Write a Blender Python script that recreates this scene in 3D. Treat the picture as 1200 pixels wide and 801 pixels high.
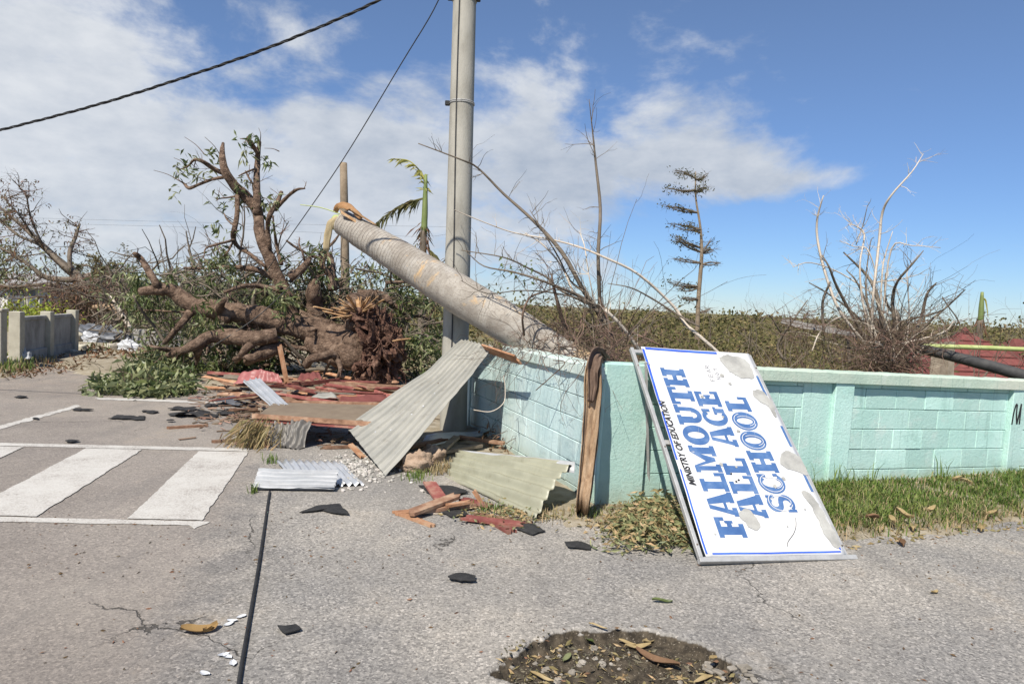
import bpy, bmesh, math, random
import numpy as np
from mathutils import Vector, Matrix, noise as mnoise
RAD = math.radians
for o in list(bpy.data.objects): bpy.data.objects.remove(o)
scene = bpy.context.scene
COL = scene.collection

# ------------------------------------------------------------------ camera
FPX = 800.0
PITCH, ROLL = RAD(3.2), RAD(2.7)
CAM = np.array([0.0, 0.0, 1.65])
FW = np.array([0, math.cos(PITCH), -math.sin(PITCH)])
_U0 = np.array([0, math.sin(PITCH), math.cos(PITCH)]); _R0 = np.array([1.0, 0, 0])
RT = _R0*math.cos(ROLL) + _U0*math.sin(ROLL)
UP = -_R0*math.sin(ROLL) + _U0*math.cos(ROLL)
cam_data = bpy.data.cameras.new('camera'); cam = bpy.data.objects.new('camera', cam_data); COL.objects.link(cam)
cam_data.sensor_width = 36; cam_data.lens = 36*FPX/1200; cam_data.clip_end = 8000; cam_data.clip_start = 0.05
cam.matrix_world = Matrix(((RT[0], UP[0], -FW[0], CAM[0]), (RT[1], UP[1], -FW[1], CAM[1]), (RT[2], UP[2], -FW[2], CAM[2]), (0, 0, 0, 1)))
scene.camera = cam

# ------------------------------------------------------------------ world, sun, exposure
SUN_EL, SUN_AZ = RAD(52), RAD(-153)          # azimuth clockwise from +Y
SDIR = Vector((math.sin(SUN_AZ)*math.cos(SUN_EL), math.cos(SUN_AZ)*math.cos(SUN_EL), math.sin(SUN_EL)))
world = bpy.data.worlds.new('World'); scene.world = world; world.use_nodes = True
wn, wl = world.node_tree.nodes, world.node_tree.links
wn.clear()
def wnode(t, **k):
    n = wn.new(t)
    for a, b in k.items(): setattr(n, a, b)
    return n
def wmath(op, a, b=None, c=None, clamp=False):
    n = wn.new('ShaderNodeMath'); n.operation = op; n.use_clamp = clamp
    for i, v in enumerate((a, b, c)):
        if v is None: continue
        if isinstance(v, (int, float)): n.inputs[i].default_value = v
        else: wl.new(v, n.inputs[i])
    return n.outputs[0]
sky = wnode('ShaderNodeTexSky', sky_type='NISHITA', sun_disc=False, sun_elevation=SUN_EL, sun_rotation=SUN_AZ,
            altitude=0, air_density=1.0, dust_density=0.0, ozone_density=4.0)
tc = wnode('ShaderNodeTexCoord')
sep = wnode('ShaderNodeSeparateXYZ'); wl.new(tc.outputs['Generated'], sep.inputs[0])
X_, Y_, Z_ = sep.outputs
AZ = wmath('ARCTAN2', X_, Y_)                 # radians, 0 = +Y
EL = wmath('ARCSINE', Z_)
comb = wnode('ShaderNodeCombineXYZ')
wl.new(AZ, comb.inputs[0]); wl.new(EL, comb.inputs[1])
mp = wnode('ShaderNodeMapping'); wl.new(comb.outputs[0], mp.inputs[0]); mp.inputs['Scale'].default_value = (1, 1.9, 1)
mp.inputs['Location'].default_value = (3.1, 0.4, 0)
def wnoise(scale, detail, rough, dist=0.0):
    n = wnode('ShaderNodeTexNoise'); wl.new(mp.outputs[0], n.inputs['Vector'])
    n.inputs['Scale'].default_value = scale; n.inputs['Detail'].default_value = detail
    n.inputs['Roughness'].default_value = rough; n.inputs['Distortion'].default_value = dist
    return n.outputs['Fac']
N1 = wnoise(4.6, 14, 0.61, 0.2)
N2 = wnoise(2.2, 4, 0.5)
N3 = wnoise(16, 8, 0.6)
def blob(az, el, ra, re, amp):                # a bank of cloud in the sky, by direction
    a = wmath('DIVIDE', wmath('SUBTRACT', AZ, az), ra); e = wmath('DIVIDE', wmath('SUBTRACT', EL, el), re)
    d = wmath('ADD', wmath('MULTIPLY', a, a), wmath('MULTIPLY', e, e))
    return wmath('MULTIPLY', wmath('POWER', 2.718, wmath('MULTIPLY', d, -1.0)), amp)
dens = wmath('ADD', wmath('MULTIPLY', N1, 1.7), -1.02)
for b in ((-0.62, 0.14, 0.46, 0.19, 0.50), (-0.45, 0.03, 0.5, 0.07, 0.30), (0.43, 0.185, 0.10, 0.018, 0.22), (-0.15, 0.19, 0.32, 0.10, 0.27), (0.10, 0.20, 0.30, 0.062, 0.34), (0.30, 0.20, 0.16, 0.035, 0.22),
          (0.23, 0.385, 0.09, 0.05, 0.20), (-0.62, 0.40, 0.22, 0.09, 0.14), (0.70, 0.07, 0.14, 0.02, 0.20), (0.29, 0.005, 0.16, 0.025, 0.25), (-1.5, 0.3, 0.6, 0.25, 0.25), (-2.6, 0.3, 0.8, 0.25, 0.2),
          (0.75, 0.30, 0.45, 0.25, -0.20)):
    dens = wmath('ADD', dens, blob(*b))
mask = wnode('ShaderNodeMapRange', interpolation_type='SMOOTHSTEP'); wl.new(dens, mask.inputs[0])
mask.inputs[1].default_value = -0.10; mask.inputs[2].default_value = 0.30; mask.inputs[4].default_value = 0.93
above = wnode('ShaderNodeMapRange'); wl.new(EL, above.inputs[0]); above.inputs[1].default_value = -0.02; above.inputs[2].default_value = 0.05
mfac = wmath('MULTIPLY', mask.outputs[0], above.outputs[0])
shade = wmath('ADD', wmath('MULTIPLY', N2, 0.9), wmath('MULTIPLY', N3, 0.45))
cr = wnode('ShaderNodeValToRGB'); wl.new(shade, cr.inputs[0])
cr.color_ramp.elements[0].position = 0.44; cr.color_ramp.elements[0].color = (0.46, 0.53, 0.64, 1)
cr.color_ramp.elements[1].position = 0.82; cr.color_ramp.elements[1].color = (0.86, 0.89, 0.93, 1)
bg1 = wnode('ShaderNodeBackground'); bg1.inputs[1].default_value = 0.08
tint = wnode('ShaderNodeMix', data_type='RGBA', blend_type='MULTIPLY'); tint.inputs[0].default_value = 1.0; wl.new(sky.outputs[0], tint.inputs[6]); tr_ = wnode('ShaderNodeValToRGB'); wl.new(wmath('MULTIPLY', EL, 1.6, clamp=True), tr_.inputs[0]); tr_.color_ramp.interpolation = 'EASE'
tr_.color_ramp.elements[0].color = (0.62, 0.78, 1.06, 1); tr_.color_ramp.elements[1].color = (1.06, 1.05, 1.12, 1); tr_.color_ramp.elements[1].position = 0.75
wl.new(tr_.outputs[0], tint.inputs[7]); wl.new(tint.outputs[2], bg1.inputs[0])
bg2 = wnode('ShaderNodeBackground'); bg2.inputs[1].default_value = 0.66; wl.new(cr.outputs[0], bg2.inputs[0])
mix = wnode('ShaderNodeMixShader'); wl.new(mfac, mix.inputs[0]); wl.new(bg1.outputs[0], mix.inputs[1]); wl.new(bg2.outputs[0], mix.inputs[2])
wo = wnode('ShaderNodeOutputWorld'); wl.new(mix.outputs[0], wo.inputs[0])
sun_d = bpy.data.lights.new('sun', 'SUN'); sun_d.energy = 5.0; sun_d.angle = RAD(0.53); sun_d.color = (1, 0.935, 0.83)
sun = bpy.data.objects.new('sun', sun_d); COL.objects.link(sun)
sun.rotation_euler = SDIR.to_track_quat('Z', 'Y').to_euler(); sun.location = (-6, -6, 12)
vs = scene.view_settings; vs.view_transform = 'Standard'; vs.look = 'None'; vs.exposure = 0.45; vs.gamma = 1.0; vs.use_curve_mapping = False
scene.render.engine = 'CYCLES'

# ------------------------------------------------------------------ pixel helpers (photo 1200x801)
def ray(x, y): return FW + RT*((x-600)/FPX) - UP*((y-400.5)/FPX)
def P(x, y, d): return CAM + ray(x, y)*d
def G(x, y, z=0.0):
    r = ray(x, y); return CAM + r*((z-CAM[2])/r[2])
def zoomer(x0, y0, s): return lambda x, y: (x0+x/s, y0+y/s)
rng = np.random.default_rng(7); random.seed(7)
def nz(v, s=1.0, o=0.0):
    return mnoise.noise(Vector((v[0]*s+o, v[1]*s+o*0.7, (v[2] if len(v) > 2 else 0)*s+o*1.3)))

# ------------------------------------------------------------------ materials
def new_mat(name):
    m = bpy.data.materials.new(name); m.use_nodes = True
    nt = m.node_tree; nt.nodes.clear()
    out = nt.nodes.new('ShaderNodeOutputMaterial'); b = nt.nodes.new('ShaderNodeBsdfPrincipled')
    nt.links.new(b.outputs[0], out.inputs[0])
    return m, nt, b, out
class NT:
    def __init__(s, nt): s.nt = nt; s.n = nt.nodes; s.l = nt.links
    def put(s, inp, v):
        if hasattr(v, 'is_linked'): s.l.new(v, inp)
        elif isinstance(v, (tuple, list)) and len(v) == 3 and inp.type == 'RGBA': inp.default_value = (*v, 1)
        else: inp.default_value = v
    def coord(s, kind='Object', scale=(1, 1, 1), loc=(0, 0, 0), rot=(0, 0, 0)):
        t = s.n.new('ShaderNodeTexCoord'); m = s.n.new('ShaderNodeMapping'); s.l.new(t.outputs[kind], m.inputs[0])
        m.inputs['Scale'].default_value = scale; m.inputs['Location'].default_value = loc; m.inputs['Rotation'].default_value = rot
        return m.outputs[0]
    def geo(s, name='Position'):
        g = s.n.new('ShaderNodeNewGeometry'); return g.outputs[name]
    def noise(s, vec, scale, detail=6, rough=0.6, dist=0.0, out='Fac'):
        n = s.n.new('ShaderNodeTexNoise'); s.l.new(vec, n.inputs['Vector'])
        for k, v in (('Scale', scale), ('Detail', detail), ('Roughness', rough), ('Distortion', dist)): n.inputs[k].default_value = v
        return n.outputs[out]
    def vor(s, vec, scale, feature='F1', out='Distance', rnd=1.0):
        n = s.n.new('ShaderNodeTexVoronoi'); n.feature = feature; s.l.new(vec, n.inputs['Vector']); n.inputs['Scale'].default_value = scale
        n.inputs['Randomness'].default_value = rnd
        return n.outputs[out]
    def ramp(s, fac, stops):
        r = s.n.new('ShaderNodeValToRGB'); s.l.new(fac, r.inputs[0]); e = r.color_ramp.elements
        while len(e) < len(stops): e.new(0.5)
        for q, (p, c) in zip(e, stops):
            q.position = p; q.color = (*c, 1) if not isinstance(c, (int, float)) else (c, c, c, 1)
        return r.outputs[0]
    def mr(s, fac, a, b, c=0.0, d=1.0, smooth=True):
        r = s.n.new('ShaderNodeMapRange'); r.interpolation_type = 'SMOOTHSTEP' if smooth else 'LINEAR'; s.l.new(fac, r.inputs[0])
        for i, v in enumerate((a, b, c, d)): r.inputs[i+1].default_value = v
        return r.outputs[0]
    def mix(s, fac, a, b, mode='MIX'):
        m = s.n.new('ShaderNodeMix'); m.data_type = 'RGBA'; m.blend_type = mode
        s.put(m.inputs[0], fac); s.put(m.inputs[6], a); s.put(m.inputs[7], b)
        return m.outputs[2]
    def math(s, op, a, b=0.0, clamp=False):
        m = s.n.new('ShaderNodeMath'); m.operation = op; m.use_clamp = clamp; s.put(m.inputs[0], a); s.put(m.inputs[1], b); return m.outputs[0]
    def sep(s, v):
        m = s.n.new('ShaderNodeSeparateXYZ'); s.l.new(v, m.inputs[0]); return m.outputs
    def bump(s, h, strength, dist=0.01, normal=None):
        b = s.n.new('ShaderNodeBump'); s.l.new(h, b.inputs['Height']); b.inputs['Strength'].default_value = strength; b.inputs['Distance'].default_value = dist
        if normal is not None: s.l.new(normal, b.inputs['Normal'])
        return b.outputs[0]
    def objrand(s):
        return s.n.new('ShaderNodeObjectInfo').outputs['Random']
    def hsv(s, col, val=1.0, sat=1.0, hue=0.5):
        h = s.n.new('ShaderNodeHueSaturation'); s.put(h.inputs['Color'], col); s.put(h.inputs['Value'], val); s.put(h.inputs['Saturation'], sat); s.put(h.inputs['Hue'], hue)
        return h.outputs[0]
MATS = {}
def simple(name, cols, scale=6, rough=0.8, bump=0.3, bscale=None, stretch=(1, 1, 1), metal=0.0, rand=0.0, island=0.0, transl=0.0, bdist=0.01, spec=0.3, coord='Object', rot=(0, 0, 0), detail=7):
    if name in MATS: return MATS[name]
    m, nt, b, out = new_mat(name); T = NT(nt)
    v = T.coord(coord, stretch, rot=rot)
    f = T.noise(v, scale, detail, 0.62)
    k = len(cols)
    c = T.ramp(f, [(0.3+0.4*i/max(1, k-1), cc) for i, cc in enumerate(cols)])
    if rand: c = T.hsv(c, T.math('ADD', T.math('MULTIPLY', T.objrand(), 2*rand), 1-rand))
    if island:
        r = T.geo('Random Per Island'); c = T.hsv(c, T.math('ADD', T.math('MULTIPLY', r, 2*island), 1-island), 1.0, T.math('ADD', T.math('MULTIPLY', r, -0.05), 0.52))
    nt.links.new(c, b.inputs['Base Color'])
    b.inputs['Roughness'].default_value = rough; b.inputs['Metallic'].default_value = metal; b.inputs['Specular IOR Level'].default_value = spec
    if bump:
        h = T.noise(v, bscale or scale*4, 8, 0.65)
        nt.links.new(T.bump(h, bump, bdist), b.inputs['Normal'])
    if transl:
        tr = nt.nodes.new('ShaderNodeBsdfTranslucent'); nt.links.new(c, tr.inputs[0])
        ms = nt.nodes.new('ShaderNodeMixShader'); ms.inputs[0].default_value = transl
        nt.links.new(b.outputs[0], ms.inputs[1]); nt.links.new(tr.outputs[0], ms.inputs[2]); nt.links.new(ms.outputs[0], out.inputs[0])
    MATS[name] = m
    return m

# asphalt -----------------------------------------------------------
def asphalt():
    m, nt, b, out = new_mat('asphalt'); T = NT(nt)
    v = T.geo('Position'); xyz = T.sep(v)
    big = T.noise(v, 0.55, 5, 0.6); mid = T.noise(v, 3.2, 6, 0.62)
    cell = T.vor(v, 88, 'F1', 'Color'); grit = T.noise(v, 130, 3, 0.7); cell2 = T.vor(v, 260, 'F1', 'Color')
    # older pinkish carriageway to the left of the seam, greyer apron to the right of it
    line = T.math('ADD', T.math('ADD', xyz[0], T.math('MULTIPLY', xyz[1], 0.27)), T.math('MULTIPLY', T.math('SUBTRACT', mid, 0.5), 0.45))
    left = T.mr(line, -0.35, -0.95)
    base = T.mix(left, T.mix(T.mr(big, 0.40, 0.62), (0.222, 0.212, 0.200), (0.31, 0.288, 0.258)), T.mix(T.mr(big, 0.35, 0.65), (0.205, 0.182, 0.162), (0.255, 0.228, 0.203)))
    far = T.mr(xyz[1], 7.2, 13)
    base = T.mix(T.math('MULTIPLY', far, 0.75), base, T.mix(T.mr(mid, 0.35, 0.7), (0.30, 0.25, 0.205), (0.20, 0.18, 0.16)))
    seam = T.math('MULTIPLY', T.mr(T.math('ABSOLUTE', T.math('ADD', line, 0.55)), 0.5, 0.0), T.mr(T.noise(v, 1.6, 5, 0.65), 0.42, 0.62))
    base = T.mix(T.math('MULTIPLY', seam, 0.55), base, (0.125, 0.12, 0.118))
    st = T.sep(cell)[0]; st2 = T.sep(cell2)[0]
    stone = T.ramp(st, [(0.0, (0.45, 0.45, 0.45)), (0.35, (0.88, 0.88, 0.88)), (0.8, (1.14, 1.13, 1.1)), (1.0, (1.75, 1.72, 1.68))])
    stone2 = T.ramp(st2, [(0.0, 0.72), (0.6, 1.0), (1.0, 1.25)])
    col = T.mix(T.mr(left, 0, 1, 0.85, 0.5, False), base, stone, 'MULTIPLY'); col = T.mix(T.mr(left, 0, 1, 0.7, 0.5, False), col, stone2, 'MULTIPLY')
    dirt = T.math('MULTIPLY', T.mr(T.noise(v, 1.1, 7, 0.7), 0.55, 0.75), T.mr(T.noise(v, 30, 4, 0.6), 0.35, 0.6))
    col = T.mix(T.math('MULTIPLY', dirt, 0.55), col, (0.30, 0.235, 0.165))
    blot = T.mr(T.noise(v, 0.35, 6, 0.7, 0.6), 0.44, 0.60); col = T.mix(T.math('MULTIPLY', blot, 0.35), col, T.mix(0.5, col, (0.40, 0.36, 0.30)))
    wheel = T.noise(T.coord('Object', (0.9, 0.16, 1), rot=(0, 0, 0.24)), 2.2, 5, 0.6); col = T.mix(T.math('MULTIPLY', T.mr(wheel, 0.50, 0.68), 0.30), col, (0.13, 0.122, 0.115))
    oil = T.mr(T.noise(v, 1.9, 6, 0.66, 0.4), 0.64, 0.76); col = T.mix(T.math('MULTIPLY', oil, 0.45), col, (0.10, 0.098, 0.096))
    # hairline cracks, only in some places
    wob = T.noise(v, 2.5, 5, 0.6, out='Color'); vv = T.n.new('ShaderNodeVectorMath'); vv.operation = 'MULTIPLY_ADD'
    T.l.new(wob, vv.inputs[0]); vv.inputs[1].default_value = (0.55, 0.55, 0); T.l.new(v, vv.inputs[2])
    edge = T.vor(vv.outputs[0], 0.42, 'DISTANCE_TO_EDGE', 'Distance')
    crack = T.math('MULTIPLY', T.mr(edge, 0.0035, 0.0008), T.mr(T.noise(v, 0.8, 3, 0.5), 0.54, 0.60))
    edge2 = T.vor(vv.outputs[0], 4.2, 'DISTANCE_TO_EDGE', 'Distance')
    px = T.math('SUBTRACT', xyz[0], 0.95); py = T.math('SUBTRACT', xyz[1], 3.05)
    near = T.mr(T.math('SQRT', T.math('ADD', T.math('MULTIPLY', px, px), T.math('MULTIPLY', T.math('MULTIPLY', py, py), 3.0))), 0.55, 0.2)
    crack = T.math('MAXIMUM', crack, T.math('MULTIPLY', T.mr(edge2, 0.05, 0.012), near))
    col = T.mix(T.math('MULTIPLY', crack, 0.8), col, (0.035, 0.032, 0.028))
    soil = T.mix(T.mr(T.noise(v, 22, 6, 0.65), 0.38, 0.66), (0.030, 0.024, 0.017), (0.082, 0.066, 0.046))
    soil = T.mix(T.mr(T.noise(v, 90, 4, 0.6), 0.60, 0.70), soil, (0.22, 0.19, 0.15))
    pit = T.mr(T.math('ADD', xyz[2], T.math('MULTIPLY', T.noise(v, 40, 4, 0.6), 0.012)), -0.002, -0.012); col = T.mix(pit, col, soil)
    nt.links.new(col, b.inputs['Base Color']); b.inputs['Roughness'].default_value = 0.9; b.inputs['Specular IOR Level'].default_value = 0.25
    h = T.math('ADD', T.math('MULTIPLY', st, 0.6), T.math('ADD', T.math('MULTIPLY', grit, 0.5), T.math('MULTIPLY', crack, -3.0)))
    n1 = T.bump(h, 0.55, 0.006); nt.links.new(T.bump(mid, 0.25, 0.05, n1), b.inputs['Normal'])
    return m
def marking_paint():
    m, nt, b, out = new_mat('worn_road_paint'); T = NT(nt); v = T.geo('Position')
    cell = T.sep(T.vor(v, 105, 'F1', 'Color'))[0]
    wear = T.math('ADD', T.math('MULTIPLY', T.noise(v, 2.3, 8, 0.72), 0.75), T.math('MULTIPLY', cell, 0.25))
    groove = T.noise(T.coord('Object', (1.5, 26, 1)), 3, 4, 0.6)
    wear = T.math('ADD', wear, T.math('MULTIPLY', T.math('SUBTRACT', groove, 0.5), 0.22))
    col = T.ramp(wear, [(0.34, (0.50, 0.485, 0.45)), (0.54, (0.44, 0.42, 0.385)), (0.64, (0.34, 0.315, 0.285)), (0.72, (0.22, 0.195, 0.175))])
    nt.links.new(col, b.inputs['Base Color']); b.inputs['Roughness'].default_value = 0.75
    nt.links.new(T.bump(T.math('ADD', cell, groove), 0.35, 0.004), b.inputs['Normal'])
    return m
def wall_paint(name, main, light, stain, drips=0.5):
    m, nt, b, out = new_mat(name); T = NT(nt); v = T.geo('Position')
    n1 = T.noise(v, 1.6, 6, 0.6); n2 = T.noise(v, 9, 7, 0.68)
    col = T.mix(T.mr(n1, 0.38, 0.66), main, light)
    col = T.hsv(col, T.math('ADD', T.math('MULTIPLY', T.objrand(), 0.22), 0.87))
    mp = T.n.new('ShaderNodeMapping'); T.l.new(v, mp.inputs[0]); mp.inputs['Scale'].default_value = (9, 9, 0.55)
    dr = T.mr(T.noise(mp.outputs[0], 1.7, 6, 0.66), 0.56, 0.74)
    col = T.mix(T.math('MULTIPLY', dr, drips), col, stain)
    mp2 = T.n.new('ShaderNodeMapping'); T.l.new(v, mp2.inputs[0]); mp2.inputs['Scale'].default_value = (34, 34, 0.7)
    dr2 = T.mr(T.noise(mp2.outputs[0], 1.3, 4, 0.6), 0.60, 0.70)
    col = T.mix(T.math('MULTIPLY', dr2, drips*0.8), col, stain)
    spk = T.mr(T.noise(v, 42, 5, 0.7), 0.66, 0.73); col = T.mix(T.math('MULTIPLY', spk, 0.6), col, (0.07, 0.10, 0.095))
    chip = T.mr(T.noise(v, 6.5, 8, 0.72), 0.67, 0.72); col = T.mix(T.math('MULTIPLY', chip, 0.7), col, (0.62, 0.68, 0.63))
    mould = T.math('MULTIPLY', T.mr(T.noise(v, 2.7, 8, 0.74, 0.6), 0.52, 0.70), 0.38); col = T.mix(mould, col, stain)
    fade = T.mr(T.noise(v, 4.2, 7, 0.7), 0.54, 0.68); col = T.mix(T.math('MULTIPLY', fade, 0.4), col, (0.60, 0.68, 0.63))
    pz = T.sep(v)[2]
    splash = T.math('MULTIPLY', T.mr(T.math('ADD', pz, T.math('MULTIPLY', n2, 0.35)), 0.46, 0.12), 0.6)
    col = T.mix(splash, col, (0.30, 0.34, 0.26))
    nt.links.new(col, b.inputs['Base Color']); b.inputs['Roughness'].default_value = 0.72; b.inputs['Specular IOR Level'].default_value = 0.3
    h = T.math('ADD', T.math('MULTIPLY', T.noise(v, 34, 8, 0.7), 1.0), T.math('MULTIPLY', spk, -0.6))
    nt.links.new(T.bump(h, 0.6, 0.012), b.inputs['Normal'])
    return m
def sheet_metal(name, base, light, stain, metal, rough, rust=0.25, smudge=0.4):
    m, nt, b, out = new_mat(name); T = NT(nt); v = T.coord('Object')
    n = T.noise(v, 3.5, 7, 0.65); col = T.mix(T.mr(n, 0.35, 0.65), base, light)
    s = T.mr(T.noise(v, 7.5, 8, 0.7, 0.3), 0.56, 0.72); col = T.mix(T.math('MULTIPLY', s, smudge), col, stain)
    r = T.mr(T.noise(v, 13, 6, 0.7), 0.66, 0.74); col = T.mix(T.math('MULTIPLY', r, rust), col, (0.20, 0.09, 0.045))
    nt.links.new(col, b.inputs['Base Color']); b.inputs['Metallic'].default_value = metal
    nt.links.new(T.math('ADD', T.math('MULTIPLY', s, 0.25), rough), b.inputs['Roughness'])
    nt.links.new(T.bump(T.noise(v, 5, 4, 0.5), 0.25, 0.03), b.inputs['Normal'])
    return m
def palm_bark():
    m, nt, b, out = new_mat('palm_bark'); T = NT(nt)
    uv = T.coord('UV'); u = T.sep(uv); v = T.coord('Object')
    wv = T.math('ADD', T.math('MULTIPLY', u[1], 1.0), T.math('MULTIPLY', T.noise(v, 3, 5, 0.6), 0.13))
    ring = T.math('ABSOLUTE', T.math('SUBTRACT', T.math('FRACT', T.math('MULTIPLY', wv, 21)), 0.5))
    ringm = T.math('MULTIPLY', T.mr(ring, 0.40, 0.5), T.mr(u[1], 2.6, 0.2))
    col = T.mix(T.mr(T.noise(v, 4, 7, 0.65), 0.35, 0.65), (0.24, 0.212, 0.178), (0.37, 0.34, 0.295))
    fine = T.noise(v, 55, 5, 0.7); col = T.mix(T.mr(fine, 0.5, 0.7), col, (0.20, 0.17, 0.14))
    gry = T.mr(T.noise(v, 1.3, 6, 0.7), 0.48, 0.64); col = T.mix(T.math('MULTIPLY', gry, 0.5), col, (0.46, 0.45, 0.42)); blk = T.mr(T.noise(v, 16, 7, 0.75), 0.60, 0.70); col = T.mix(T.math('MULTIPLY', blk, 0.6), col, (0.09, 0.075, 0.06))
    st = T.n.new('ShaderNodeMapping'); T.l.new(uv, st.inputs[0]); st.inputs['Scale'].default_value = (30, 4, 1)
    fib = T.noise(st.outputs[0], 3, 4, 0.6); col = T.mix(T.math('MULTIPLY', T.mr(fib, 0.52, 0.68), 0.5), col, (0.15, 0.125, 0.11))
    scar = T.mr(T.noise(v, 2.1, 7, 0.68, 0.5), 0.565, 0.63); col = T.mix(T.math('MULTIPLY', scar, 0.75), col, (0.50, 0.33, 0.16))
    col = T.mix(T.math('MULTIPLY', ringm, 0.75), col, (0.13, 0.10, 0.085))
    nt.links.new(col, b.inputs['Base Color']); b.inputs['Roughness'].default_value = 0.85
    h = T.math('ADD', T.math('MULTIPLY', ringm, -1.0), T.math('ADD', T.math('MULTIPLY', fine, 0.5), T.math('MULTIPLY', fib, 0.4)))
    nt.links.new(T.bump(h, 0.6, 0.012), b.inputs['Normal'])
    return m
def sign_white():
    m, nt, b, out = new_mat('sign_white_paint'); T = NT(nt); v = T.coord('Object')
    n = T.noise(v, 3, 7, 0.68); col = T.mix(T.mr(n, 0.4, 0.7), (0.62, 0.625, 0.63), (0.56, 0.57, 0.58))
    pl = T.mr(T.noise(v, 26, 8, 0.75), 0.66, 0.70); edge = T.mr(T.noise(v, 2.2, 5, 0.6), 0.50, 0.66)
    col = T.mix(T.math('MULTIPLY', T.math('MULTIPLY', pl, edge), 0.7), col, (0.42, 0.42, 0.40))
    st = T.mr(T.noise(v, 8, 6, 0.7), 0.6, 0.75); col = T.mix(T.math('MULTIPLY', st, 0.2), col, (0.62, 0.58, 0.48))
    sc_ = T.n.new('ShaderNodeMapping'); T.l.new(v, sc_.inputs[0]); sc_.inputs['Scale'].default_value = (60, 9, 9); sc_.inputs['Rotation'].default_value = (0.3, 0.2, 0.6)
    scr = T.mr(T.noise(sc_.outputs[0], 1.6, 5, 0.7), 0.68, 0.73); col = T.mix(T.math('MULTIPLY', scr, 0.5), col, (0.35, 0.35, 0.34))
    dst = T.mr(T.noise(v, 1.4, 6, 0.7), 0.48, 0.68); col = T.mix(T.math('MULTIPLY', dst, 0.22), col, (0.50, 0.46, 0.38))
    nt.links.new(col, b.inputs['Base Color']); b.inputs['Roughness'].default_value = 0.5; b.inputs['Specular IOR Level'].default_value = 0.35
    nt.links.new(T.bump(T.noise(v, 5, 5, 0.6), 0.12, 0.03), b.inputs['Normal'])
    return m
M_ASPH = asphalt(); M_PAINT = marking_paint()
M_TEAL = wall_paint('mint_green_wall_paint', (0.42, 0.64, 0.575), (0.50, 0.70, 0.64), (0.25, 0.40, 0.35), 0.6)
M_BLUE = wall_paint('pale_blue_wall_paint', (0.46, 0.60, 0.595), (0.56, 0.68, 0.67), (0.20, 0.30, 0.31), 0.75)
M_COPE = wall_paint('coping_paint', (0.42, 0.52, 0.43), (0.52, 0.55, 0.46), (0.25, 0.36, 0.30), 0.75)
M_COPEB = wall_paint('white_coping_paint', (0.50, 0.62, 0.57), (0.62, 0.70, 0.65), (0.12, 0.14, 0.13), 0.8)
M_CREAM = sheet_metal('cream_painted_sheet', (0.265, 0.26, 0.23), (0.33, 0.32, 0.28), (0.17, 0.155, 0.125), 0.0, 0.42, 0.55, 0.6)
M_OLIVE = sheet_metal('beige_painted_sheet', (0.255, 0.25, 0.18), (0.305, 0.30, 0.22), (0.17, 0.16, 0.11), 0.0, 0.45, 0.55, 0.6)
M_ZINC = sheet_metal('zinc_sheet', (0.50, 0.52, 0.535), (0.60, 0.61, 0.62), (0.36, 0.37, 0.37), 0.55, 0.38, 0.5)
M_ZINCD = sheet_metal('grey_reverse_side', (0.26, 0.27, 0.285), (0.36, 0.37, 0.38), (0.18, 0.18, 0.175), 0.3, 0.45, 0.3)
M_WHITESHEET = sheet_metal('white_sheet', (0.36, 0.37, 0.38), (0.45, 0.455, 0.46), (0.30, 0.28, 0.25), 0.0, 0.4)
M_DULL = sheet_metal('dull_grey_sheet', (0.16, 0.15, 0.135), (0.22, 0.205, 0.185), (0.10, 0.085, 0.07), 0.2, 0.6)
M_REDSHEET = sheet_metal('faded_red_sheet', (0.27, 0.085, 0.08), (0.33, 0.12, 0.11), (0.18, 0.06, 0.055), 0.0, 0.5)
M_ROOFRED = simple('red_roof_shingle', [(0.12, 0.036, 0.032), (0.18, 0.06, 0.052)], 9, 0.85, 0.5, rand=0.12)
M_CONC = simple('weathered_concrete', [(0.25, 0.235, 0.20), (0.34, 0.325, 0.28), (0.40, 0.38, 0.33)], 3.0, 0.9, 0.4, 40, stretch=(2, 2, 0.7))
M_GCONC = simple('grey_fence_concrete', [(0.20, 0.19, 0.175), (0.33, 0.32, 0.30), (0.44, 0.43, 0.40)], 2.4, 0.9, 0.4, 30, stretch=(2, 2, 0.8))
M_PCONC = simple('cream_post_concrete', [(0.36, 0.33, 0.26), (0.50, 0.47, 0.38)], 5, 0.9, 0.4, 40)
M_SOIL = simple('brown_soil', [(0.085, 0.06, 0.042), (0.16, 0.12, 0.085), (0.24, 0.185, 0.13)], 5, 0.95, 0.8, 30, bdist=0.02)
M_DRYSOIL = simple('dry_verge_soil', [(0.17, 0.145, 0.10), (0.27, 0.23, 0.165), (0.36, 0.325, 0.26)], 6, 0.95, 0.8, 45, bdist=0.015)
M_FIELD = simple('dry_field', [(0.10, 0.09, 0.045), (0.17, 0.15, 0.075), (0.24, 0.20, 0.12)], 0.7, 0.95, 0.8, 12, bdist=0.03)
M_CLOD = simple('earth_clod', [(0.27, 0.185, 0.125), (0.42, 0.32, 0.24)], 9, 0.95, 0.9, 30, bdist=0.02)
M_BARK = simple('brown_bark', [(0.05, 0.031, 0.021), (0.175, 0.115, 0.080), (0.31, 0.22, 0.16)], 9, 0.9, 1.0, 22, bdist=0.08, detail=10)
M_BARK2 = simple('grey_brown_bark', [(0.10, 0.082, 0.062), (0.19, 0.155, 0.120)], 6, 0.9, 0.6, 30)
M_TANBARK = simple('tan_bark', [(0.16, 0.12, 0.08), (0.28, 0.22, 0.155)], 6, 0.9, 0.5, 30)
M_TWIG = simple('brown_twig', [(0.085, 0.058, 0.04), (0.17, 0.12, 0.085)], 6, 0.9, 0.3, 30, island=0.3)
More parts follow.
